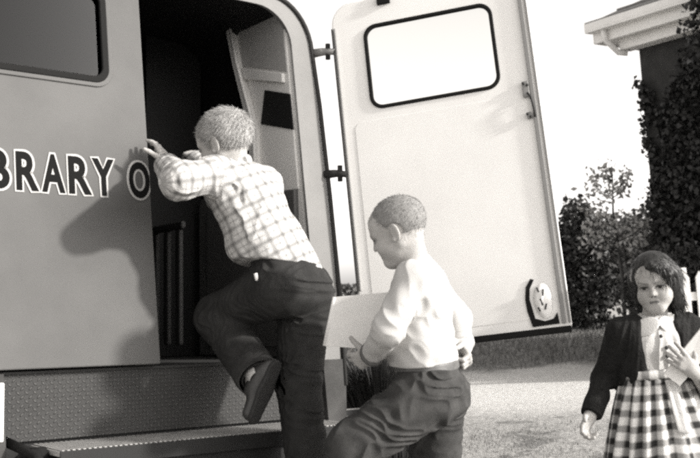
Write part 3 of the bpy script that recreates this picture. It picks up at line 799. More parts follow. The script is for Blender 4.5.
    for q in 'LR':
        shoe('shoe', J['an'+q], fw, A3(0, 0, 1), M['leather'], body, .85)
        sk_ = MB(); sk_.lathe([(.040, -.10), (.036, -.05), (.034, 0), (.03, .02)], J['an'+q], unit(J['an'+q]-J['kn'+q]), 20); sk_.build('sock', M['sock'], body, True)
    # white folder clutched to her front
    q = [P(703, 326, 3.17), P(716, 345, 3.17), P(680, 386, 3.205), P(664, 374, 3.205)]
    ct = sum(q)/4; nr_ = unit(np.cross(q[1]-q[0], q[3]-q[0])); nr_ = nr_ if nr_[1] > 0 else -nr_
    bk = empty('folder', ct); tag(bk, 'thin white folder clutched against the blouse of the girl', 'folder')
    for nm, z0, z1, sc_, mm in (('cover', 0, .0025, 1, 'paper'), ('pages', .0025, .008, .97, 'paper'), ('cover', .008, .0105, 1, 'paper')):
        mb = MB(); V_ = [(x-ct)*sc_+nr_*z0 for x in q]+[(x-ct)*sc_+nr_*z1 for x in q]
        mb.add(V_, [(0, 1, 2, 3), (7, 6, 5, 4), (0, 4, 5, 1), (1, 5, 6, 2), (2, 6, 7, 3), (3, 7, 4, 0)]); mb.build(nm, M[mm], bk)
    return J

# ================================================================== VEHICLE
M['van_paint'] = mat('van_paint', .088, rough=.7, spec=.25, noise=.16, nscale=2.2, bump=.08, bscale=4, detail=8)
M['van_white'] = mat('van_white', .80, rough=.55, spec=.3, noise=.05, nscale=3, detail=9, bump=.05, bscale=5)
M['van_trim'] = mat('van_trim', .19, spec=.2, rough=.75, noise=.08, nscale=6)
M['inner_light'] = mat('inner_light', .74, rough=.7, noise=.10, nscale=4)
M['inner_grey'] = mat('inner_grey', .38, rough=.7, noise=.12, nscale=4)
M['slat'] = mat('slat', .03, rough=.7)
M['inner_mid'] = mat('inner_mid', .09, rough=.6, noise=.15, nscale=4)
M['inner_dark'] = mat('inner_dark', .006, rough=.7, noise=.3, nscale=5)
M['rubber'] = mat('rubber', .012, rough=.85, spec=.12)
M['corner_paint'] = mat('corner_paint', .05, rough=.8, spec=.15, noise=.3, nscale=8)
M['seal_dark'] = mat('seal_dark', .035, rough=.85, spec=.15)
M['seal'] = mat('seal', .22, rough=.6)
M['step_iron'] = mat('step_iron', .03, rough=.7, spec=.3, metal=0., noise=.3, nscale=7)
M['step_rib'] = mat('step_rib', .34, rough=.6, spec=.4, noise=.2, nscale=15)
M['tyre'] = mat('tyre', .02, rough=.8)
M['ink'] = mat('ink', .008, rough=.85, spec=.1)
M['outline'] = mat('outline', .40, rough=.8, spec=.2)
def glass(name, col=.9, rough=.02):
    m = bpy.data.materials.new(name); m.use_nodes = True; nt = m.node_tree; nt.nodes.clear()
    o = nt.nodes.new('ShaderNodeOutputMaterial'); mx = nt.nodes.new('ShaderNodeMixShader'); tr = nt.nodes.new('ShaderNodeBsdfTransparent'); gl = nt.nodes.new('ShaderNodeBsdfGlossy')
    fr = nt.nodes.new('ShaderNodeFresnel'); fr.inputs[0].default_value = 1.5
    tr.inputs[0].default_value = (col, col, col*.99, 1); gl.inputs[0].default_value = (.28, .28, .28, 1); gl.inputs['Roughness'].default_value = rough
    nt.links.new(fr.outputs[0], mx.inputs[0]); nt.links.new(tr.outputs[0], mx.inputs[1]); nt.links.new(gl.outputs[0], mx.inputs[2]); nt.links.new(mx.outputs[0], o.inputs[0])
    return m
M['glass_clear'] = glass('glass_clear', .95)
M['glass_dark'] = glass('glass_dark', .16, .05)

def tread_mat():
    """diamond tread plate, raised lozenges as bump"""
    m = mat('tread_plate', .034, rough=.65, spec=.3, metal=0., noise=.2, nscale=6)
    nt = m.node_tree; b = nt.nodes['Principled BSDF']
    tc = nt.nodes.new('ShaderNodeTexCoord'); sp = nt.nodes.new('ShaderNodeSeparateXYZ'); nt.links.new(tc.outputs['Object'], sp.inputs[0])
    p = .025
    x, z = sp.outputs[0], sp.outputs[2]
    a = mnode(nt, 'DIVIDE', mnode(nt, 'ADD', x, z), p); c = mnode(nt, 'DIVIDE', mnode(nt, 'SUBTRACT', x, z), p)
    fa = mnode(nt, 'FLOOR', a); fc = mnode(nt, 'FLOOR', c)
    par = mnode(nt, 'MODULO', mnode(nt, 'ABSOLUTE', mnode(nt, 'ADD', fa, fc)), 2.)      # alternate direction
    ua = mnode(nt, 'ABSOLUTE', mnode(nt, 'SUBTRACT', mnode(nt, 'FRACT', a), .5)); uc = mnode(nt, 'ABSOLUTE', mnode(nt, 'SUBTRACT', mnode(nt, 'FRACT', c), .5))
    def loz(p1, p2): return mnode(nt, 'MAXIMUM', mnode(nt, 'SUBTRACT', 1., mnode(nt, 'ADD', mnode(nt, 'MULTIPLY', p1, 1.7), mnode(nt, 'MULTIPLY', p2, 4.0))), 0.)
    h1 = loz(ua, uc); h2 = loz(uc, ua)
    h = mnode(nt, 'ADD', mnode(nt, 'MULTIPLY', h1, par), mnode(nt, 'MULTIPLY', h2, mnode(nt, 'SUBTRACT', 1., par)))
    h = mnode(nt, 'MINIMUM', mnode(nt, 'MULTIPLY', h, 3.), 1.)
    bp = nt.nodes.new('ShaderNodeBump'); bp.inputs['Strength'].default_value = 1.; bp.inputs['Distance'].default_value = .006
    nt.links.new(h, bp.inputs['Height']); nt.links.new(bp.outputs['Normal'], b.inputs['Normal'])
    mx = nt.nodes.new('ShaderNodeMix'); mx.data_type = 'RGBA'; old = b.inputs['Base Color'].links[0].from_socket
    nt.links.new(h, mx.inputs[0]); nt.links.new(old, mx.inputs[6]); mx.inputs[7].default_value = (.066, .065, .063, 1)
    nt.links.new(mx.outputs[2], b.inputs['Base Color'])
    return m
M['tread_plate'] = tread_mat()

def van():
    mwv = Matrix.Identity(4); base = W(0, 1.9, BASEV); B = toloc(base)
    for i in range(3): mwv[i][0], mwv[i][1], mwv[i][2], mwv[i][3] = us[i], vn[i], vz[i], base[i]
    root = empty('library_van', mwx=mwv)
    tag(root, 'grey mobile library van with open rear doorway and tread-plate step', 'van')
    T = lambda s, n, v: (s-B[0], n-B[1], v-B[2])             # vehicle coordinates -> object
    rear = lambda s, v, z: T(s, TL*v+z, v)                    # a sheet lying in the sloping rear face
    HT = 1.43
    def body_outline(i=0., n=10):
        pts = []
        r1 = .17
        rt = [(.705-i, -.33), (.728-i, -.10), (.742-i, .20), (.742-i, .60), (.735-i, .95), (.722-i, 1.17)]
        arc = [(.722-i-r1+r1*math.cos(a)-.0*a, 1.17+(.17-i*.5)*math.sin(a)*1.15) for a in np.linspace(.15, PI/2, n)]
        top = [(.25, HT-i*1.0-.03), (0, HT-i)]
        arc[-1] = (arc[-1][0], arc[-1][1])
        R_ = rt+arc+top
        L_ = [(-x, y) for x, y in R_[::-1]][1:]
        return R_+L_
    out = body_outline(); inn = body_outline(.03)
    # rear face frame with the double doorway cut out
    hole = rrect(-.645, .645, -.012, 1.325, [.01, .01, .15, .15], 10)
    arch = [p_ for p_ in rrect(-.645, .645, -.40, 1.325, [.0001, .0001, .15, .15], 10)]
    ur = [p_ for p_ in arch if p_[1] > .5]; uu = out+[(-.645, -.33)]+[(x_, y_) for x_, y_ in sorted([q_ for q_ in ur if q_[0] < 0], key=lambda t_: (t_[1], t_[0]))]+[(x_, y_) for x_, y_ in sorted([q_ for q_ in ur if q_[0] > 0], key=lambda t_: (-t_[1], t_[0]))]+[(.645, -.33)]
    plate('rear_frame', [uu], 0, .03, M['van_trim'], root, rear, .004)
    # shell
    n = len(out)
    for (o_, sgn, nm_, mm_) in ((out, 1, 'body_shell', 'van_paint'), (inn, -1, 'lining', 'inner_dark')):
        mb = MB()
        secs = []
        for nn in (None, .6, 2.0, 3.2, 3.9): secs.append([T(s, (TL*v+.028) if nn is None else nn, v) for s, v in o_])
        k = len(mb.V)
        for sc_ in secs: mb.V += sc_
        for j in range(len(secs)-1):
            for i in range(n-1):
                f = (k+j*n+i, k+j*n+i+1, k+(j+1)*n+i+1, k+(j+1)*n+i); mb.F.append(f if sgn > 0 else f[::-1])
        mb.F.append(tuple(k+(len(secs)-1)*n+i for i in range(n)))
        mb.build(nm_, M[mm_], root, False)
    # cab, bonnet and windscreen beyond the front bulkhead
    cb = MB(); cb.box(-.74, .74, 3.9, 4.5, -.35, .75, T); cb.box(-.70, .70, 3.9, 4.25, .75, 1.2, T); cb.box(-.62, .62, 4.5, 5.2, -.35, .35, T); cb.build('cab', M['van_paint'], root, bevel=.06)
    ws = MB(); ws.box(-.62, .62, 4.251, 4.262, .80, 1.12, T); ws.build('windscreen', M['glass_dark'], root)
    for g in (-1, 1):
        hl = MB(); hl.lathe([(.001, .05), (.06, .045), (.085, 0), (.085, -.04)], A3(*T(g*.48, 5.22, .1)), A3(0, 1, 0), 20); hl.build('headlight', M['metal'], root, True)
    ch = MB(); ch.box(-.70, .70, .05, 5.0, -.42, -.34, T); ch.build('chassis', M['inner_dark'], root)
    fl = MB(); fl.box(-.70, .70, .032, 3.88, -.05, -.003, T); fl.build('floor_panel', M['step_iron'], root); fe_ = MB(); fe_.box(-.64, .64, .004, .0315, -.011, -.003, T); fe_.build('sill', M['step_iron'], root)
    gut = MB()
    gp = [A3(*T(s+.006 if s > 0 else s-.006, TL*v-.004, v)) for s, v in out[1:-1]]
    gut.tube(gp, .009, 8); gut.build('door_seal', M['seal_dark'], root, True)
    # bright inner lip round the doorway, right jamb
    def ushape(x_, y_, rr, y0): return [(-x_, y0)]+[(-x_+rr-rr*math.cos(t), y_-rr+rr*math.sin(t)) for t in np.linspace(0, PI/2, 10)]+[(x_-rr+rr*math.sin(t), y_-rr+rr*math.cos(t)) for t in np.linspace(0, PI/2, 10)]+[(x_, y0)]
    plate('door_lip', [ushape(.660, 1.338, .16, .0)+ushape(.634, 1.314, .14, .0)[::-1]], -.006, -.0002, M['van_trim'], root, rear, .002)
    jm = MB()
    # ---- closed left leaf
    leaf_o = rrect(-.742, -.003, .004, 1.345, [.02, .006, .006, .11], 8)
    wx0, wx1, wz0, wz1 = -.612, -.134, .912, 1.232
    hole = rrect(wx0, wx1, wz0, wz1, .045, 8)
    leaf = plate('rear_door', [leaf_o, hole], -.034, -.004, M['van_paint'], root, rear, .005)
    leaf['label'] = 'closed grey rear door lettered with the word LIBRARY'
    plate('gasket', [rrect(wx0-.006, wx1+.006, wz0-.006, wz1+.006, .05, 8), rrect(wx0+.016, wx1-.016, wz0+.016, wz1-.016, .034, 8)], -.043, -.030, M['rubber'], leaf, rear, .004)
    plate('window_rim', [rrect(wx0-.020, wx1+.020, wz0-.020, wz1+.020, .062, 8), rrect(wx0-.005, wx1+.005, wz0-.005, wz1+.005, .05, 8)], -.040, -.033, M['van_paint'], leaf, rear, .003)
    plate('window_pane', [rrect(wx0, wx1, wz0, wz1, .045, 8)], -.022, -.018, M['glass_dark'], leaf, rear)
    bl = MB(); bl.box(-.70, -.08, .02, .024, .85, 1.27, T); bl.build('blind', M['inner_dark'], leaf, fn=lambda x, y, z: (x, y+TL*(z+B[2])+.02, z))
    # ---- lettering
    import string
    chars = [('L', -.655, -.590), ('I', -.572, -.550), ('B', -.530, -.462), ('R', -.442, -.374), ('A', -.364, -.292), ('R', -.279, -.206), ('Y', -.201, -.128), ('O', -.078, -.006)]
    for (kind, off, zz0, zz1, m_, grow) in (('letter_outline', .085, -.0365, -.0345, 'outline', .0075), ('letter', .035, -.0385, -.0362, 'ink', 0.)):
        for chh, a, b_ in chars:
            tcu = bpy.data.curves.new('t', 'FONT'); tcu.body = chh; tcu.size = 1; tcu.extrude = .5; tcu.offset = .028; tcu.resolution_u = 6
            t = bpy.data.objects.new('t', tcu); COL.objects.link(t)
            V, F, _ = eval_mesh(t); bpy.data.objects.remove(t)
            lo, hi = V.min(0), V.max(0)
            if kind == 'letter':
                V[:, 0] = a+(V[:, 0]-lo[0])/(hi[0]-lo[0])*(b_-a); V[:, 1] = .534+(V[:, 1]-lo[1])/(hi[1]-lo[1])*.120; V[:, 2] = zz0+(V[:, 2]-lo[2])/(hi[2]-lo[2])*(zz1-zz0)
                V = np.array([rear(*v) for v in V]); mesh_np('letter', V, F, M[m_], leaf, False)
            else:
                # outline: the same glyph grown outwards along its rim
                V[:, 0] = a+(V[:, 0]-lo[0])/(hi[0]-lo[0])*(b_-a); V[:, 1] = .534+(V[:, 1]-lo[1])/(hi[1]-lo[1])*.120; V[:, 2] = zz0+(V[:, 2]-lo[2])/(hi[2]-lo[2])*(zz1-zz0)
                bm_pts = V; nr = np.zeros_like(V)
                for f in F:
                    c = V[list(f)]; nn = np.cross(c[1]-c[0], c[2]-c[0]); 
                    if abs(nn[2]) > .3*np.linalg.norm(nn): continue
                    nn[2] = 0; nn /= np.linalg.norm(nn)+1e-12
                    for i in f: nr[i] += nn
                # merge normals of coincident corners
                key = {}
                for i, v in enumerate(V): key.setdefault((round(v[0], 5), round(v[1], 5)), []).append(i)
                for ii in key.values():
                    s_ = nr[ii].sum(0); l_ = np.linalg.norm(s_)
                    if l_ > 1e-6: s_ = s_/l_
                    for i in ii: nr[i] = s_
                V = V+nr*grow; V[:, 0] = np.minimum(V[:, 0], -.0045)
                V = np.array([rear(*v) for v in V]); mesh_np('letter_outline', V, F, M[m_], leaf, False)
    # ---- open right leaf, swung right out on its hinges
    a_ = (vz+TL*vn)-WL*us
    def rotv(v, ax, th):
        ax = unit(ax); return v*math.cos(th)+np.cross(ax, v)*math.sin(th)+ax*(ax@v)*(1-math.cos(th))
    dd = rotv(us, a_, -math.radians(52)); du = rotv(vz+TL*vn, a_, -math.radians(52)); dn = unit(np.cross(dd, du))
    if dn[1] > 0: dn = -dn                        # towards the camera = inner face of the leaf
    H = W(.78, -.06, 0)
    def dfn(e, v, z):
        q = toloc(H+e*dd+v*du+z*dn); return T(*q)
    od = plate('rear_door', [rrect(.008, .748, .020, 1.338, [.02, .012, .012, .085], 8), rrect(.134, .612, .905, 1.225, .045, 8)], -.030, .0, M['van_white'], root, dfn, .006)
    od['label'] = 'open white-lined rear door swung out wide with a clear window'
    plate('gasket', [rrect(.128, .618, .899, 1.231, .05, 8), rrect(.142, .604, .913, 1.217, .038, 8)], -.010, .006, M['rubber'], od, dfn, .004)
    plate('window_pane', [rrect(.13, .615, .90, 1.23, .045, 8)], -.018, -.015, M['glass_clear'], od, dfn)
    plate('inner_panel', [rrect(.06, .70, .06, .86, .03, 6)], .0, .0015, M['van_white'], od, dfn, .0006)
    mb = MB(); mb.box(.716, .731, .035, 1.33, .0005, .010); mb.build('edge_strip', M['seal'], od, fn=dfn, bevel=.002)
    mb = MB(); mb.box(.738, .7465, .035, 1.33, .0005, .006); mb.build('edge_strip', M['seal'], od, fn=dfn, bevel=.002)
    mb = MB(); mb.box(.016, .023, .235, 1.24, .0005, .010); mb.build('hinge_strip', M['seal'], od, fn=dfn, bevel=.002)
    mb = MB(); mb.box(.007, .012, .235, 1.24, .0005, .012); mb.build('hinge_strip', M['seal_dark'], od, fn=dfn, bevel=.002)
    mb = MB(); mb.box(.012, .745, .004, .026, -.018, .006); mb.build('bottom_seal', M['rubber'], od, fn=dfn, bevel=.004)
    # bolt at the top, latch on the free edge
    mb = MB(); mb.box(.195, .245, 1.300, 1.325, .001, .014); mb.box(.205, .222, 1.31, 1.352, .002, .012); mb.build('top_bolt', M['rubber'], od, fn=dfn, bevel=.002)
    for bb in ((.690, .714, .845, .905), (.694, .712, .765, .790)): lt = MB(); lt.box(*bb, .003, .013); lt.build('latch', M['seal'], od, fn=dfn, bevel=.003)
    l2 = MB(); l2.tube([A3(.706, .86, .014), A3(.716, .84, .02), A3(.722, .80, .018), A3(.722, .768, .012)], .0035, 8)
    for ex, ev in ((.696, .895), (.709, .888), (.696, .782), (.707, .771), (.716, .838)): l2.lathe([(.0001, .006), (.0045, .005), (.005, 0)], A3(ex, ev, .013), A3(0, 0, 1), 10)
    l2.build('latch_lever', M['step_iron'], od, True, fn=dfn)
    # lower corner: cut-away in the lining with the dark cavity and its crumpled felt
    cav = [(.612, .045), (.612, .12), (.618, .165), (.632, .19), (.655, .203), (.668, .195), (.66, .17), (.664, .10), (.70, .055), (.706, .040)]
    plate('lining_cutout', [[(.616, .034), (.604, .09), (.602, .13), (.609, .172), (.628, .200), (.640, .196), (.622, .165), (.617, .13), (.628, .062), (.66, .050), (.69, .055), (.705, .075), (.708, .036)]], .003, .0055, M['rubber'], od, dfn, .001)
    fm = MB(); nr_, na_ = 7, 28
    for i in range(nr_):
        t = i/(nr_-1); 
        for j in range(na_):
            a = 2*PI*j/na_; fm.V.append((.662+.031*(1-t*.98)*math.cos(a)-.004*t, .120+.060*(1-t*.98)*math.sin(a)*(1+.12*math.cos(a)), .0056+.012*math.sqrt(max(0, 1-(1-t)**2))+.0012*math.sin(3*a+4*t)))
    for i in range(nr_-1):
        for j in range(na_): fm.F.append((i*na_+j, i*na_+(j+1) % na_, (i+1)*na_+(j+1) % na_, (i+1)*na_+j))
    fo = fm.build('corner_fitting', M['van_white'], od, True, fn=dfn)
    for pts_ in (((.647, .166), (.652, .150)), ((.668, .158), (.664, .136)), ((.654, .126), (.660, .104)), ((.673, .108), (.666, .088)), ((.643, .098), (.649, .084))):
        fk = MB(); fk.tube([A3(x_, y_, .0165) for x_, y_ in pts_], .0028, 6); fk.build('fitting_slot', M['seal_dark'], fo, True, fn=dfn)
    # hinges
    for v_ in (1.16, .68, .16):
        h = MB(); p0 = A3(*T(.742, TL*v_+.0, v_)); p1 = A3(*T(.772, TL*v_-.048, v_)); p2 = A3(*dfn(.012, v_-.01, .004))
        h.tube([p0, (p0+p1)/2+A3(0, -.012, 0), p1, p2], [.017, .015, .013, .012], 10); ho = h.build('hinge', M['seal'] if v_ > 1 else M['seal_dark'], root, True)
        k = MB(); k.tube([p1-A3(0, 0, .03), p1+A3(0, 0, .03)], .010, 10); k.build('hinge_pin', M['seal_dark'], ho, True)
    # ---- interior, right-hand wall
    def wall(name, pts, s0, s1, m_, par=root, bev=.0):
        mb = MB(); n_ = len(pts)
        V = [T(s0, a, b) for a, b in pts]+[T(s1, a, b) for a, b in pts]
        mb.add(V, [tuple(range(n_)), tuple(range(n_, 2*n_))[::-1]]+[(i, i+n_, (i+1) % n_+n_, (i+1) % n_) for i in range(n_)])
        return mb.build(name, m_, par, bevel=bev)
    up_ = [(.11, .62), (.20, 1.36), (.56, 1.385), (.50, 1.20), (.38, .90), (.37, .62)]
    sp_ = wall('side_partition', up_, .655, .628, M['inner_light'], root, .004)
    edge = MB(); edge.tube([A3(*T(.60, .565, 1.40)), A3(*T(.60, .495, 1.18)), A3(*T(.60, .370, .89)), A3(*T(.60, .360, .62))], .007, 8); edge.build('partition_edge', M['inner_light'], sp_, True)
    ej = wall('return_panel', [(.36, .62), (.375, .89), (.50, 1.18), (.575, 1.40), (.60, 1.40), (.53, 1.18), (.41, .89), (.40, .62)], .655, .60, M['inner_light'], root)
    rail = wall('partition_rail', [(.185, 1.035), (.185, 1.07), (.475, 1.155), (.46, 1.105)], .628, .612, M['inner_light'], sp_, .003)
    wall('upper_recess', [(.17, 1.075), (.21, 1.345), (.53, 1.36), (.485, 1.165)], .6275, .6245, M['inner_grey'], sp_)
    wall('panel_opening', [(.13, .845), (.15, .985), (.325, 1.035), (.355, .905)], .6275, .622, M['inner_dark'], sp_, .002)
    jf = wall('jamb', [(.03, .0), (.045+.10, 1.0), (.20, 1.36), (.26, 1.36), (.21, 1.0), (.12, .0)], .655, .634, M['inner_light'])
    lw = wall('locker', [(.10, .0), (.12, .62), (.82, .66), (.84, .62), (.84, .0)], .655, .615, M['inner_mid'], root, .006)
    kn = wall('locker_door', [(.16, .04), (.16, .57), (.76, .60), (.76, .04)], .6145, .608, M['inner_mid'], lw, .003)
    # shelving further in
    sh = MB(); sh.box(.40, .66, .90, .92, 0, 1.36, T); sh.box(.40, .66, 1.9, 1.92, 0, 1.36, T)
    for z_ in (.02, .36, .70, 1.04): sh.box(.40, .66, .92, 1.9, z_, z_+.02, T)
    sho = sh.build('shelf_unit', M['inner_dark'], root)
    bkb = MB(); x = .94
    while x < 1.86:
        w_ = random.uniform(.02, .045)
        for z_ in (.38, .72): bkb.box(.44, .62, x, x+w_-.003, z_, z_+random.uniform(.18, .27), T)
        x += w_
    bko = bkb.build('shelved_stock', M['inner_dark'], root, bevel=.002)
    sl = MB()
    for k_ in range(4): sl.box(.375, .395, .56+k_*.10, .60+k_*.10, .05, .50, T)
    sl.box(.374, .396, .54, .92, .50, .53, T); sl.build('seat_slats', M['slat'], root, bevel=.008)
    # ---- step below the sill
    rz = lambda s, n_, v: T(s, n_, v)
    sb = MB(); sb.box(-.482, .640, .012, .03, -.205, -.012, T); st = sb.build('step_riser', M['tread_plate'], root)
    tp = MB(); tp.box(-.400, .640, -.215, .012, -.232, -.217, T); tp.build('step_tread', M['step_rib'], st, bevel=.003)
    rb = MB()
    for i in range(66):
        s_ = -.392+i*.0155; rb.box(s_, s_+.0075, -.212, .008, -.2172, -.2135, T)
    rb.build('tread_ribs', M['step_rib'], st)
    nb = MB(); nb.box(-.400, .640, -.219, -.2145, -.262, -.2155, T); nb.box(-.41, .64, -.20, -.19, -.50, -.262, T); nb.build('step_front', M['inner_dark'], st, bevel=.002)
    l2_ = MB(); l2_.box(-.40, .62, -.46, -.205, -.512, -.488, T); l2_.build('lower_tread', M['step_rib'], st, bevel=.003)
    br = MB(); br.tube([A3(*T(-.448, -.12, -.235)), A3(*T(-.405, -.12, -.235))], .026, 14); br.tube([A3(*T(-.475, .0, -.20)), A3(*T(-.44, -.15, -.23)), A3(*T(-.42, -.19, -.30))], .015, 8); br.build('step_bracket', M['rubber'], st, True)
    for g in (-1, 1): plate('lower_corner', [[(g*a_, b_) for a_, b_ in ((.643 if g > 0 else .486, -.338), (.712, -.338), (.736, -.10), (.748, -.006), (.643 if g > 0 else .486, -.006))]], -.008, .02, M['corner_paint'], root, rear, .002)
    pp = MB(); pp.box(-.62, -.498, -.052, -.036, -.195, -.030, T); pp.build('corner_plate', M['van_white'], root, bevel=.004)
    skb = MB(); skb.box(-.69, .70, .03, .05, -.42, -.20, T); skb.build('rear_skirt', M['inner_dark'], root)
    # ---- wheels down to the ground
    for n_ in (1.15, 4.45):
        for s_ in (-.62, .62):
            c0 = W(s_, n_, 0); v_ = (.36-c0[2])/vz[2]; c = A3(*T(s_, n_, v_))
            ax_ = A3(math.copysign(1, s_), 0, 0)
            e_ = empty('wheel'); e_.parent = root; e_.location = c
            w = MB(); w.lathe([(.20, -.08), (.30, -.10), (.345, -.09), (.36, -.05), (.36, .05), (.345, .09), (.30, .10), (.20, .08)], (0, 0, 0), ax_, 36); w.build('tyre', M['tyre'], e_, True)
            w = MB(); w.lathe([(.001, .05), (.06, .055), (.07, .03), (.15, .02), (.20, .07), (.21, .08), (.20, -.08)], (0, 0, 0), ax_, 28); w.build('rim', M['van_trim'], e_, True)
    return root

# ================================================================== SURROUNDINGS
def leafcards(name, pts, nrm, size, m, parent=None, seed=3, aspect=.55, tilt=.9):
    r = np.random.default_rng(seed); n = len(pts)
    nn = nrm*(1-tilt)+r.normal(0, 1, (n, 3))*tilt; nn /= np.linalg.norm(nn, axis=1)[:, None]
    a = np.cross(nn, r.normal(0, 1, (n, 3))); a /= np.linalg.norm(a, axis=1)[:, None]; b = np.cross(nn, a)
    sz = size*r.uniform(.55, 1.25, (n, 1)); w = sz*aspect
    bend = nn*sz*.18
    VV = np.stack([pts-a*sz*.5, pts+b*w*.5+bend, pts+a*sz*.5, pts-b*w*.5+bend], 1).reshape(-1, 3)
    FF = np.arange(n*4).reshape(-1, 4)
    return mesh_np(name, VV, FF, m, parent, False)
def leafmat(name, c, var=.5):
    m = mat(name, c, rough=.55, spec=.35, noise=var, nscale=5.5, detail=6)
    return m
M['leaf_dark'] = leafmat('leaf_dark', .030, .6); M['leaf_mid'] = leafmat('leaf_mid', .095, .6); M['leaf_light'] = leafmat('leaf_light', .42, .3)
M['leaf_grey'] = leafmat('leaf_grey', .10, .5)
M['ivy'] = leafmat('ivy', .020, .6)
M['bark'] = mat('bark', .06, rough=.9, noise=.4, nscale=9, bump=.6, bscale=25)
M['brick_dark'] = mat('brick_dark', .028, rough=.9, noise=.3, nscale=7, bump=.4, bscale=30)
M['eave_white'] = mat('eave_white', .75, rough=.6, noise=.06, nscale=4)
M['shingle'] = mat('shingle', .16, rough=.9, noise=.35, nscale=12, bump=.6, bscale=20)
M['fence_white'] = mat('fence_white', .70, rough=.7, noise=.12, nscale=8)

def blob_points(n, c, r, seed, hollow=.35, lump=.3, zmin=None):
    """leaf positions in a lumpy crown"""
    q = np.random.default_rng(seed); d = q.normal(0, 1, (n, 3)); d /= np.linalg.norm(d, axis=1)[:, None]
    rad = (hollow+(1-hollow)*q.uniform(0, 1, n)**.5)
    k = 1+lump*snoise(d*1.0, 2.6, seed)+lump*.5*snoise(d, 7, seed+1)
    p = c+d*(rad*k)[:, None]*r
    dens = snoise(p, 3.0/np.mean(r)*1.6, seed+2); keep = (dens > -.55)
    if zmin is not None: keep &= p[:, 2] > zmin
    return p[keep], d[keep]
def shrub(name, label, cat, c, r, n, size, m, seed, group=None, hollow=.3, trunk=True, lump=.3):
    c = np.asarray(c, float); root = empty(name, (c[0], c[1], 0)); tag(root, label, cat, group)
    o = A3(c[0], c[1], 0); p, d = blob_points(n, c-o, np.asarray(r), seed, hollow, lump, zmin=.03)
    leafcards('foliage', p, d, size, m, root, seed)
    q = np.random.default_rng(seed); mb = MB()
    for i in range(7):
        a = q.uniform(0, 6.28); t = c-o+A3(math.cos(a)*r[0]*.55, math.sin(a)*r[1]*.55, r[2]*q.uniform(.1, .6)); b0 = A3(math.cos(a)*.08, math.sin(a)*.08, 0)
        mb.tube([b0, (b0+t)*.5+A3(0, 0, .1)-A3(t[0], t[1], 0)*.1, t], [.035, .022, .008], 6)
    mb.build('stems', M['bark'], root, True)
    return root

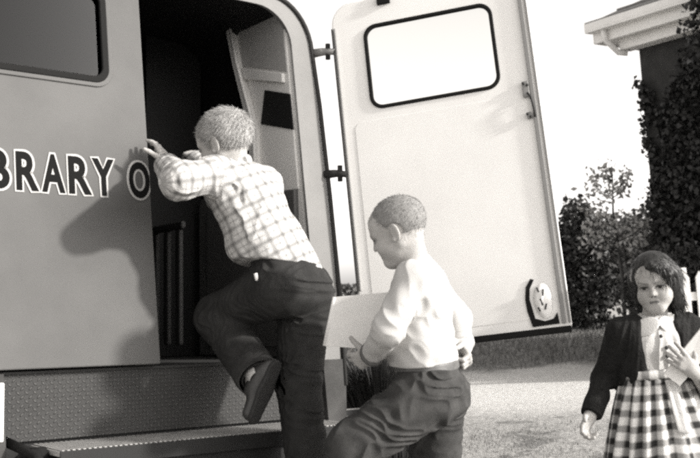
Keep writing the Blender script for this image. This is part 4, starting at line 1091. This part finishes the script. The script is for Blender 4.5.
def ground():
    m = bpy.data.materials.new('ground'); m.use_nodes = True; nt = m.node_tree; b = nt.nodes['Principled BSDF']
    b.inputs['Roughness'].default_value = .95; b.inputs['Specular IOR Level'].default_value = .15
    geo = nt.nodes.new('ShaderNodeNewGeometry'); sp = nt.nodes.new('ShaderNodeSeparateXYZ'); nt.links.new(geo.outputs['Position'], sp.inputs[0])
    def noise(sc, det=5, rough=.6):
        n = nt.nodes.new('ShaderNodeTexNoise'); n.inputs['Scale'].default_value = sc; n.inputs['Detail'].default_value = det; n.inputs['Roughness'].default_value = rough
        nt.links.new(geo.outputs['Position'], n.inputs['Vector']); return n.outputs['Fac']
    wv = mnode(nt, 'MULTIPLY_ADD', noise(.55, 4), 3.2, -1.6)
    y = mnode(nt, 'ADD', mnode(nt, 'MULTIPLY_ADD', sp.outputs[0], .30, sp.outputs[1]), wv)
    def ramp(v, a, b_):
        r = nt.nodes.new('ShaderNodeMapRange'); r.clamp = True; r.interpolation_type = 'SMOOTHSTEP'; nt.links.new(v, r.inputs['Value']); r.inputs['From Min'].default_value = a; r.inputs['From Max'].default_value = b_; return r.outputs[0]
    lawn = ramp(y, 11.6, 12.6)                         # the lawn beyond the drive
    path = mnode(nt, 'MULTIPLY', ramp(y, 7.6, 9.2), mnode(nt, 'SUBTRACT', 1., lawn))   # trodden pale drive
    far = ramp(y, 19.5, 20.5)
    fine = noise(28, 6, .75); big = noise(2.2, 6, .65); med = noise(9, 5, .7)
    def mixc(f, a, c):
        n = nt.nodes.new('ShaderNodeMix'); n.data_type = 'FLOAT'
        if isinstance(f, float): n.inputs[0].default_value = f
        else: nt.links.new(f, n.inputs[0])
        for i, v in ((2, a), (3, c)):
            if isinstance(v, float): n.inputs[i].default_value = v
            else: nt.links.new(v, n.inputs[i])
        return n.outputs[0]
    gr = mixc(ramp(fine, .3, .7), .22, .50)             # gravelly verge near the van
    gr = mixc(ramp(big, .50, .62), gr, mixc(ramp(fine, .35, .65), .08, .26))
    pa = mixc(ramp(fine, .3, .7), .46, .72); la = mixc(ramp(mnode(nt, 'ADD', mnode(nt, 'MULTIPLY', fine, .5), mnode(nt, 'MULTIPLY', med, .5)), .40, .60), .10, .34)
    col = mixc(path, gr, pa); col = mixc(lawn, col, la); col = mixc(far, col, mixc(ramp(fine, .3, .7), .30, .46))
    cc = nt.nodes.new('ShaderNodeCombineColor'); nt.links.new(col, cc.inputs[0]); nt.links.new(mnode(nt, 'MULTIPLY', col, .985), cc.inputs[1]); nt.links.new(mnode(nt, 'MULTIPLY', col, .955), cc.inputs[2])
    nt.links.new(cc.outputs[0], b.inputs['Base Color'])
    bp = nt.nodes.new('ShaderNodeBump'); bp.inputs['Strength'].default_value = .8; bp.inputs['Distance'].default_value = .03; nt.links.new(mnode(nt, 'ADD', fine, med), bp.inputs['Height']); nt.links.new(bp.outputs['Normal'], b.inputs['Normal'])
    xs = np.concatenate([[-900, -200, -60], np.linspace(-20, 25, 91), [60, 200, 900]]); ys = np.concatenate([[-600, -100, -20], np.linspace(-4, 34, 96), [60, 200, 900]])
    X, Y = np.meshgrid(xs, ys, indexing='ij'); Z = .02*snoise(np.stack([X.ravel(), Y.ravel(), 0*X.ravel()], 1), .8, 3).reshape(X.shape)-.02
    Z[(np.abs(X) > 20) | (Y > 34) | (Y < -4)] = -.02
    Z *= np.clip((Y-4)/3, .1, 1)
    nx, ny = X.shape; I = np.arange(nx*ny).reshape(nx, ny)
    F = np.stack([I[:-1, :-1], I[1:, :-1], I[1:, 1:], I[:-1, 1:]], -1).reshape(-1, 4)
    o = mesh_np('ground', np.stack([X, Y, Z], -1).reshape(-1, 3), F, m); tag(o, kind='structure')
    # grass blades
    q = np.random.default_rng(5)
    def blades(n, x0, x1, y0, y1, hgt, dens):
        p = np.stack([q.uniform(x0, x1, n), q.uniform(y0, y1, n), np.zeros(n)], 1)
        k = dens(p); p = p[q.uniform(0, 1, n) < k]; n = len(p)
        a = q.uniform(0, 6.28, n); d = np.stack([np.cos(a), np.sin(a), 0*a], 1); h = hgt*q.uniform(.5, 1.3, n)[:, None]
        lean = q.normal(0, .35, (n, 3)); lean[:, 2] = 0
        w = .0025+.0004*p[:, 1:2]
        V = np.stack([p-d*w-A3(0, 0, .03), p+d*w-A3(0, 0, .03), p+A3(0, 0, 1)*h+lean*h], 1).reshape(-1, 3); return V
    yy = lambda p: p[:, 1]+.3*p[:, 0]
    V1 = blades(30000, -3, 9, 10.5, 19.5, .07, lambda p: np.clip((yy(p)-12.0)/1.2, 0, 1))
    V2 = blades(90000, -1, 4.5, 4.6, 10, .011, lambda p: np.clip(snoise(p, 1.3, 11)*1.3, 0, 1)*np.clip(1-(yy(p)-6.6)/1.2, 0, 1))
    V = np.concatenate([V1, V2]); o = mesh_np('grass', V, np.arange(len(V)).reshape(-1, 3), M['grass'], None, False); tag(o, 'short rough grass of the lawn and verge', 'grass', kind='stuff')
M['grass'] = mat('grass', .17, rough=.8, spec=.2, noise=.5, nscale=3)

def house():
    d = 11.5; c0 = P(652, 200, d); c0[2] = 0
    wd = A3(math.sin(math.radians(143)), math.cos(math.radians(143)), 0)      # along the visible wall, towards the camera
    wn = A3(-wd[1], wd[0], 0)*-1
    if wn[0] > 0: wn = -wn                                                    # outward, to the left
    back = -wn
    root = empty('house', c0); tag(root, 'dark ivy-grown house with white boxed eave at the far right', 'house')
    fr = lambda a, o, z: wd*a+wn*o+A3(0, 0, z)
    zE = P(652, 44, d)[2]
    Lh, Dh = 2.7, 6.0
    mb = MB(); mb.box(0, Lh, -Dh, 0, -.1, zE+.09, fr); wl = mb.build('wall', M['brick_dark'], root)
    # window on the wall (out of the picture, towards the camera)
    for a in (1.3,):
        w = MB()
        w.box(a, a+1.0, .0, .05, 1.0, 1.08, fr); w.box(a, a+1.0, .0, .05, 2.32, 2.40, fr); w.box(a, a+.08, .0, .05, 1.08, 2.32, fr); w.box(a+.92, a+1.0, .0, .05, 1.08, 2.32, fr); w.box(a+.08, a+.92, 0, .03, 1.68, 1.73, fr)
        wo = w.build('window', M['eave_white'], root); g = MB(); g.box(a+.08, a+.92, .004, .012, 1.08, 2.32, fr); g.build('pane', M['glass_dark'], wo)
    ov = .33
    e = MB(); e.box(-ov, Lh+ov, -.2, ov, zE+.10, zE+.14, fr); e.box(-ov, -.0, -Dh-ov, -.2, zE+.10, zE+.14, fr)
    so = e.build('soffit', M['eave_white'], root)
    f = MB(); f.box(-ov-.02, Lh+ov, ov, ov+.03, zE+.08, zE+.24, fr); f.box(-ov-.03, -ov, -Dh-ov, ov+.03, zE+.08, zE+.24, fr); f.build('fascia', M['eave_white'], root, bevel=.006)
    g = MB(); g.box(-ov-.05, Lh+ov, ov+.032, ov+.15, zE+.20, zE+.225, fr); g.box(-ov-.05, Lh+ov, ov+.13, ov+.15, zE+.225, zE+.31, fr); g.box(-ov-.05, -ov-.03, ov+.032, ov+.13, zE+.225, zE+.31, fr); g.build('gutter', M['eave_white'], root, bevel=.004)
    bx = MB(); bx.box(-.12, Lh, .003, .20, zE-.03, zE+.098, fr); bx.build('frieze_board', M['eave_white'], root, bevel=.006)
    dp = MB(); dp.tube([fr(-.16, ov+.09, zE+.21), fr(-.16, ov+.06, zE+.08), fr(-.12, .22, zE-.06), fr(-.04, .16, zE-.08)], .032, 8); dp.build('downspout', M['fence_white'], root, True)
    # roof
    r = MB(); h = 1.5; zr = zE+.245
    A = [fr(-ov-.08, ov+.10, zr), fr(Lh+ov, ov+.10, zr), fr(Lh+ov, -Dh-ov, zr), fr(-ov-.08, -Dh-ov, zr), fr(Lh/2-.1, -Dh/2, zr+h), fr(Lh/2+.1, -Dh/2, zr+h)]
    A += [a+A3(0, 0, .07) for a in A]
    r.add(A, [(0, 1, 5, 4), (1, 2, 5), (2, 3, 4, 5), (3, 0, 4), (6, 10, 11, 7), (7, 11, 8), (8, 11, 10, 9), (9, 10, 6), (0, 6, 7, 1), (1, 7, 8, 2), (2, 8, 9, 3), (3, 9, 6, 0)])
    ro = r.build('roof', M['shingle'], root)
    cs = MB()
    for j in range(9):
        t = j/9.; o0 = ov+.10-(Dh/2+ov+.1)*t*.98; z_ = zr+.072+h*t*.98; x0 = -ov-.08+(Lh/2+ov)*t
        cs.box(x0, Lh+ov-(Lh/2+ov)*t, o0-.02, o0+.0, z_, z_+.022, fr)
    cs.build('shingle_courses', M['shingle'], ro)
    q = np.random.default_rng(9)
    # climbing ivy : a plant of its own on the wall
    iv = empty('ivy', c0+fr(1.5, .02, 0)); tag(iv, 'dense dark ivy climbing the house wall up to the eave', 'ivy')
    n = 24000; a = q.uniform(.0, 2.7, n); z_ = q.uniform(0, zE-.05, n); o = .02+np.abs(q.normal(0, .045, n))
    pp = np.stack([a, 0*a, z_], 1); dn = snoise(pp, 1.7, 21)+.6*snoise(pp, 5, 22); k = (dn > -.40+.9*(z_/zE)**3) & (~((a > 1.25) & (a < 2.35) & (z_ > 1.0) & (z_ < 2.4)))
    lump = .07*np.clip(dn, 0, 2)
    pts = (wd[None]*(a-1.5)[:, None]+wn[None]*(o+lump-.02)[:, None]+A3(0, 0, 1)*z_[:, None])[k]
    leafcards('foliage', pts, np.tile(wn, (len(pts), 1)), .075, M['ivy'], iv, 4, .7, .55)
    n = 11000; a = q.uniform(.9, 3.2, n); z_ = q.uniform(zE-.7, zE+1.1, n); o = q.uniform(.05, .75, n); pp = np.stack([a, o, z_], 1)
    k = (np.abs(a-.30-.9*snoise(pp*A3(0, 0, 1), 2., 5)*.12) > 0) & (a > 1.10+.12*snoise(pp, 4, 6)) & (snoise(pp, 3.5, 25) > -.75)
    pts2 = (wd[None]*(a-1.5)[:, None]+wn[None]*o[:, None]+A3(0, 0, 1)*z_[:, None])[k]
    leafcards('foliage', pts2, np.tile(wn, (len(pts2), 1)), .085, M['ivy'], iv, 8, .7, .6)
    st = MB()
    for i in range(6):
        a0 = -1.3+i*.45; st.tube([wd*a0+wn*.02, wd*(a0+q.normal(0, .2))+wn*.03+A3(0, 0, 1.2), wd*(a0+q.normal(0, .4))+wn*.03+A3(0, 0, 2.6)], [.025, .018, .006], 6)
    st.build('stems', M['bark'], iv, True)
    return c0, wd, wn, zE

def surroundings():
    ground()
    c0, wd, wn, zE = house()
    # tall dark bush just beyond the open door
    a = P(583, 262, 18.); shrub('bush', 'tall dark clipped bush beside the free edge of the open van door', 'bush', A3(a[0], a[1], 1.05), (.52, .6, 1.42), 8000, .115, M['leaf_dark'], 31, hollow=.1, lump=.16)
    a = P(628, 240, 30.); shrub('bush', 'wide loose mid-grey bush across the far pale path', 'bush', A3(a[0], a[1], 1.35), (2.3, 1.5, 1.25), 11000, .20, M['leaf_grey'], 32, hollow=.1, lump=.35)
    a = P(654, 240, 13.4); shrub('bush', 'narrow leafy bush at the foot of the ivy-grown house corner', 'bush', A3(a[0], a[1], .95), (.30, .35, .95), 2800, .085, M['leaf_mid'], 35, hollow=.1, lump=.4)
    a = P(684, 268, 10.4); shrub('bush', 'low dense shrub behind the head of the girl', 'bush', A3(a[0], a[1], .62), (.75, .4, .62), 5000, .085, M['leaf_dark'], 33, hollow=.2, lump=.3)
    # slender young tree with sparse pale leaves
    t = P(622, 300, 12.6); t[2] = 0; root = empty('young_tree', t); tag(root, 'slender young tree with sparse pale leaves against the white sky', 'tree')
    q = np.random.default_rng(12); top = P(622, 165, 12.6)[2]; tk = MB(); tk.tube([A3(0, 0, -.05), A3(.03, 0, top*.4), A3(-.02, 0, top*.75), A3(.02, 0, top)], [.03, .024, .014, .004], 8); tko = tk.build('trunk', M['bark'], root, True)
    br = MB(); tips = []
    for i in range(26):
        z_ = top*q.uniform(.5, .97); an = q.uniform(0, 6.28); l_ = .42*(1.15-z_/top)+.16; e = A3(math.cos(an)*l_, math.sin(an)*l_, z_+l_*.55); s_ = A3(0, 0, z_)
        br.tube([s_, (s_+e)/2-A3(0, 0, .03), e], [.009, .006, .002], 5); tips += [s_+(e-s_)*u+q.normal(0, .05, 3) for u in q.uniform(.35, 1.08, 22)]
    br.build('branches', M['bark'], root, True); tips = np.array(tips); leafcards('foliage', tips, np.tile(A3(0, 0, 1), (len(tips), 1)), .085, M['leaf_light'], root, 5)
    # hedge across the far side of the lawn
    hd = empty('hedge', (-1.5, 22.5, 0)); tag(hd, 'long low hedge across the far side of the lawn', 'hedge')
    n = 32000; p = np.stack([q.uniform(-9, 4.6, n), q.normal(0, .35, n), q.uniform(0, 1.55, n)], 1); k = p[:, 2] < 1.25+.28*snoise(p*A3(1, 0, 0), 1.4, 41)+.1*snoise(p*A3(1, 0, 0), 5, 42); p = p[k]
    leafcards('foliage', p, np.tile(A3(0, -1, .3), (len(p), 1)), .12, M['leaf_mid'], hd, 6)
    hs = MB()
    for i in range(22): x_ = -9+i*.62; hs.tube([A3(x_, 0, 0), A3(x_+.1, 0, 1.0)], [.03, .01], 5)
    hs.build('stems', M['bark'], hd, True)
    # picket fence running from the house
    fc = P(694, 300, 9.6); fc[2] = 0; fe = empty('picket_fence', fc); tag(fe, 'low white picket fence at the right edge behind the girl', 'fence')
    pk = MB()
    for i in range(12):
        x_ = -.10+i*.135
        pk.box(x_, x_+.07, -.012, .012, .05, .92); pk.add([(x_, -.012, .92), (x_+.07, -.012, .92), (x_+.035, -.012, .98), (x_, .012, .92), (x_+.07, .012, .92), (x_+.035, .012, .98)], [(0, 1, 2), (5, 4, 3), (0, 2, 5, 3), (1, 4, 5, 2)])
    pk.build('pickets', M['fence_white'], fe)
    rl_ = MB(); rl_.box(-.15, 1.6, .0125, .05, .28, .36); rl_.box(-.15, 1.6, .0125, .05, .70, .78); rl_.build('rails', M['fence_white'], fe)
    for x_ in (-.12, 1.55):
        po = MB(); po.box(x_, x_+.09, .051, .14, -.1, 1.02); po.build('post', M['fence_white'], fe, bevel=.006)
    # stone edging in front of the bushes
    ks = MB(); e0, e1 = P(603, 300, 15.), P(640, 297, 15.5)
    # long grass clump and old tub seen between the van corner and the striding boy
    g = P(376, 382, 5.6); g[2] = 0; rg = empty('tussock', g); tag(rg, 'dark tussock of long bristling grass between van corner and striding boy', 'plant')
    n = 5200; an = q.uniform(0, 6.28, n); r0 = np.abs(q.normal(0, .12, n)); b0 = np.stack([np.cos(an)*r0, np.sin(an)*r0, 0*an], 1); hh = q.uniform(.45, .98, n)[:, None]; ld = np.stack([np.cos(an), np.sin(an), 0*an], 1)*q.uniform(.1, .55, (n, 1))
    sd = np.stack([-np.sin(an), np.cos(an), 0*an], 1)*.0045; rows = []
    for t_ in (0, .35, .7, 1.): c_ = b0+A3(0, 0, 1)*hh*(t_-.28*t_*t_)+ld*hh*t_**1.8; rows += [c_-sd*(1-t_*.9), c_+sd*(1-t_*.9)]
    V = np.stack(rows, 1).reshape(-1, 3); F = np.concatenate([np.arange(n)[:, None]*8+np.array([[2*k_, 2*k_+1, 2*k_+3, 2*k_+2]]) for k_ in range(3)])
    mesh_np('blades', V, F, M['tussock'], rg, False)
    tb = P(354, 416, 5.0); tb[2] = 0; rt = empty('tub', tb); tag(rt, 'dark round metal tub standing behind the corner of the van', 'tub')
    zt = P(354, 413, 5.0)[2]
    w = MB(); w.lathe([(.001, .012), (.105, .012), (.135, zt-.01), (.142, zt)], (0, 0, 0), A3(0, 0, 1), 36); w.lathe([(.001, .0), (.11, .0), (.142, zt), (.148, zt-.0)], (0, 0, 0), A3(0, 0, 1), 36); w.build('bowl', M['inner_dark'], rt, True)
    w = MB(); w.tube([A3(.147*math.cos(x_), .147*math.sin(x_), zt) for x_ in np.linspace(0, 2*PI, 40)], .006, 6); w.build('rim', M['van_trim'], rt, True)
M['tussock'] = mat('tussock', .022, rough=.5, spec=.4, noise=.6, nscale=20)

# ================================================================== LIGHT
def light():
    AZ, EL = 108., 22.
    w = bpy.data.worlds.new('World'); S.world = w; w.use_nodes = True; nt = w.node_tree; nt.nodes.clear()
    sk = nt.nodes.new('ShaderNodeTexSky'); sk.sky_type = 'NISHITA'; sk.sun_disc = False
    sk.sun_elevation = math.radians(EL); sk.sun_rotation = math.radians(AZ); sk.dust_density = 1.6; sk.air_density = 1.2
    bw = nt.nodes.new('ShaderNodeRGBToBW'); nt.links.new(sk.outputs[0], bw.inputs[0])      # black-and-white film
    mx = nt.nodes.new('ShaderNodeCombineColor'); nt.links.new(bw.outputs[0], mx.inputs[0])
    nt.links.new(mnode(nt, 'MULTIPLY', bw.outputs[0], .965), mx.inputs[1]); nt.links.new(mnode(nt, 'MULTIPLY', bw.outputs[0], .93), mx.inputs[2])
    bg = nt.nodes.new('ShaderNodeBackground'); bg.inputs[1].default_value = .15; nt.links.new(mx.outputs[0], bg.inputs[0])
    o = nt.nodes.new('ShaderNodeOutputWorld'); nt.links.new(bg.outputs[0], o.inputs[0])
    sl = bpy.data.lights.new('sun', 'SUN'); sl.energy = 2.0; sl.angle = math.radians(3.); sl.color = (1, .97, .925)
    so = bpy.data.objects.new('sun', sl); COL.objects.link(so)
    a, e = math.radians(AZ), math.radians(EL); d = Vector((math.sin(a)*math.cos(e), math.cos(a)*math.cos(e), math.sin(e)))
    so.rotation_euler = d.to_track_quat('Z', 'Y').to_euler(); so.location = d*30
    vs = S.view_settings; vs.view_transform = 'Standard'; vs.look = 'None'; vs.gamma = 1; vs.use_curve_mapping = False; vs.exposure = 1.52
    S.render.engine = 'CYCLES'; S.cycles.pixel_filter_type = 'BLACKMAN_HARRIS'; S.cycles.filter_width = 2.6
    S.cycles.use_denoising = False; S.cycles.max_bounces = 8; S.cycles.transparent_max_bounces = 12

import sys
light()
surroundings()
van()
climbing_boy()
waiting_boy()
girl()
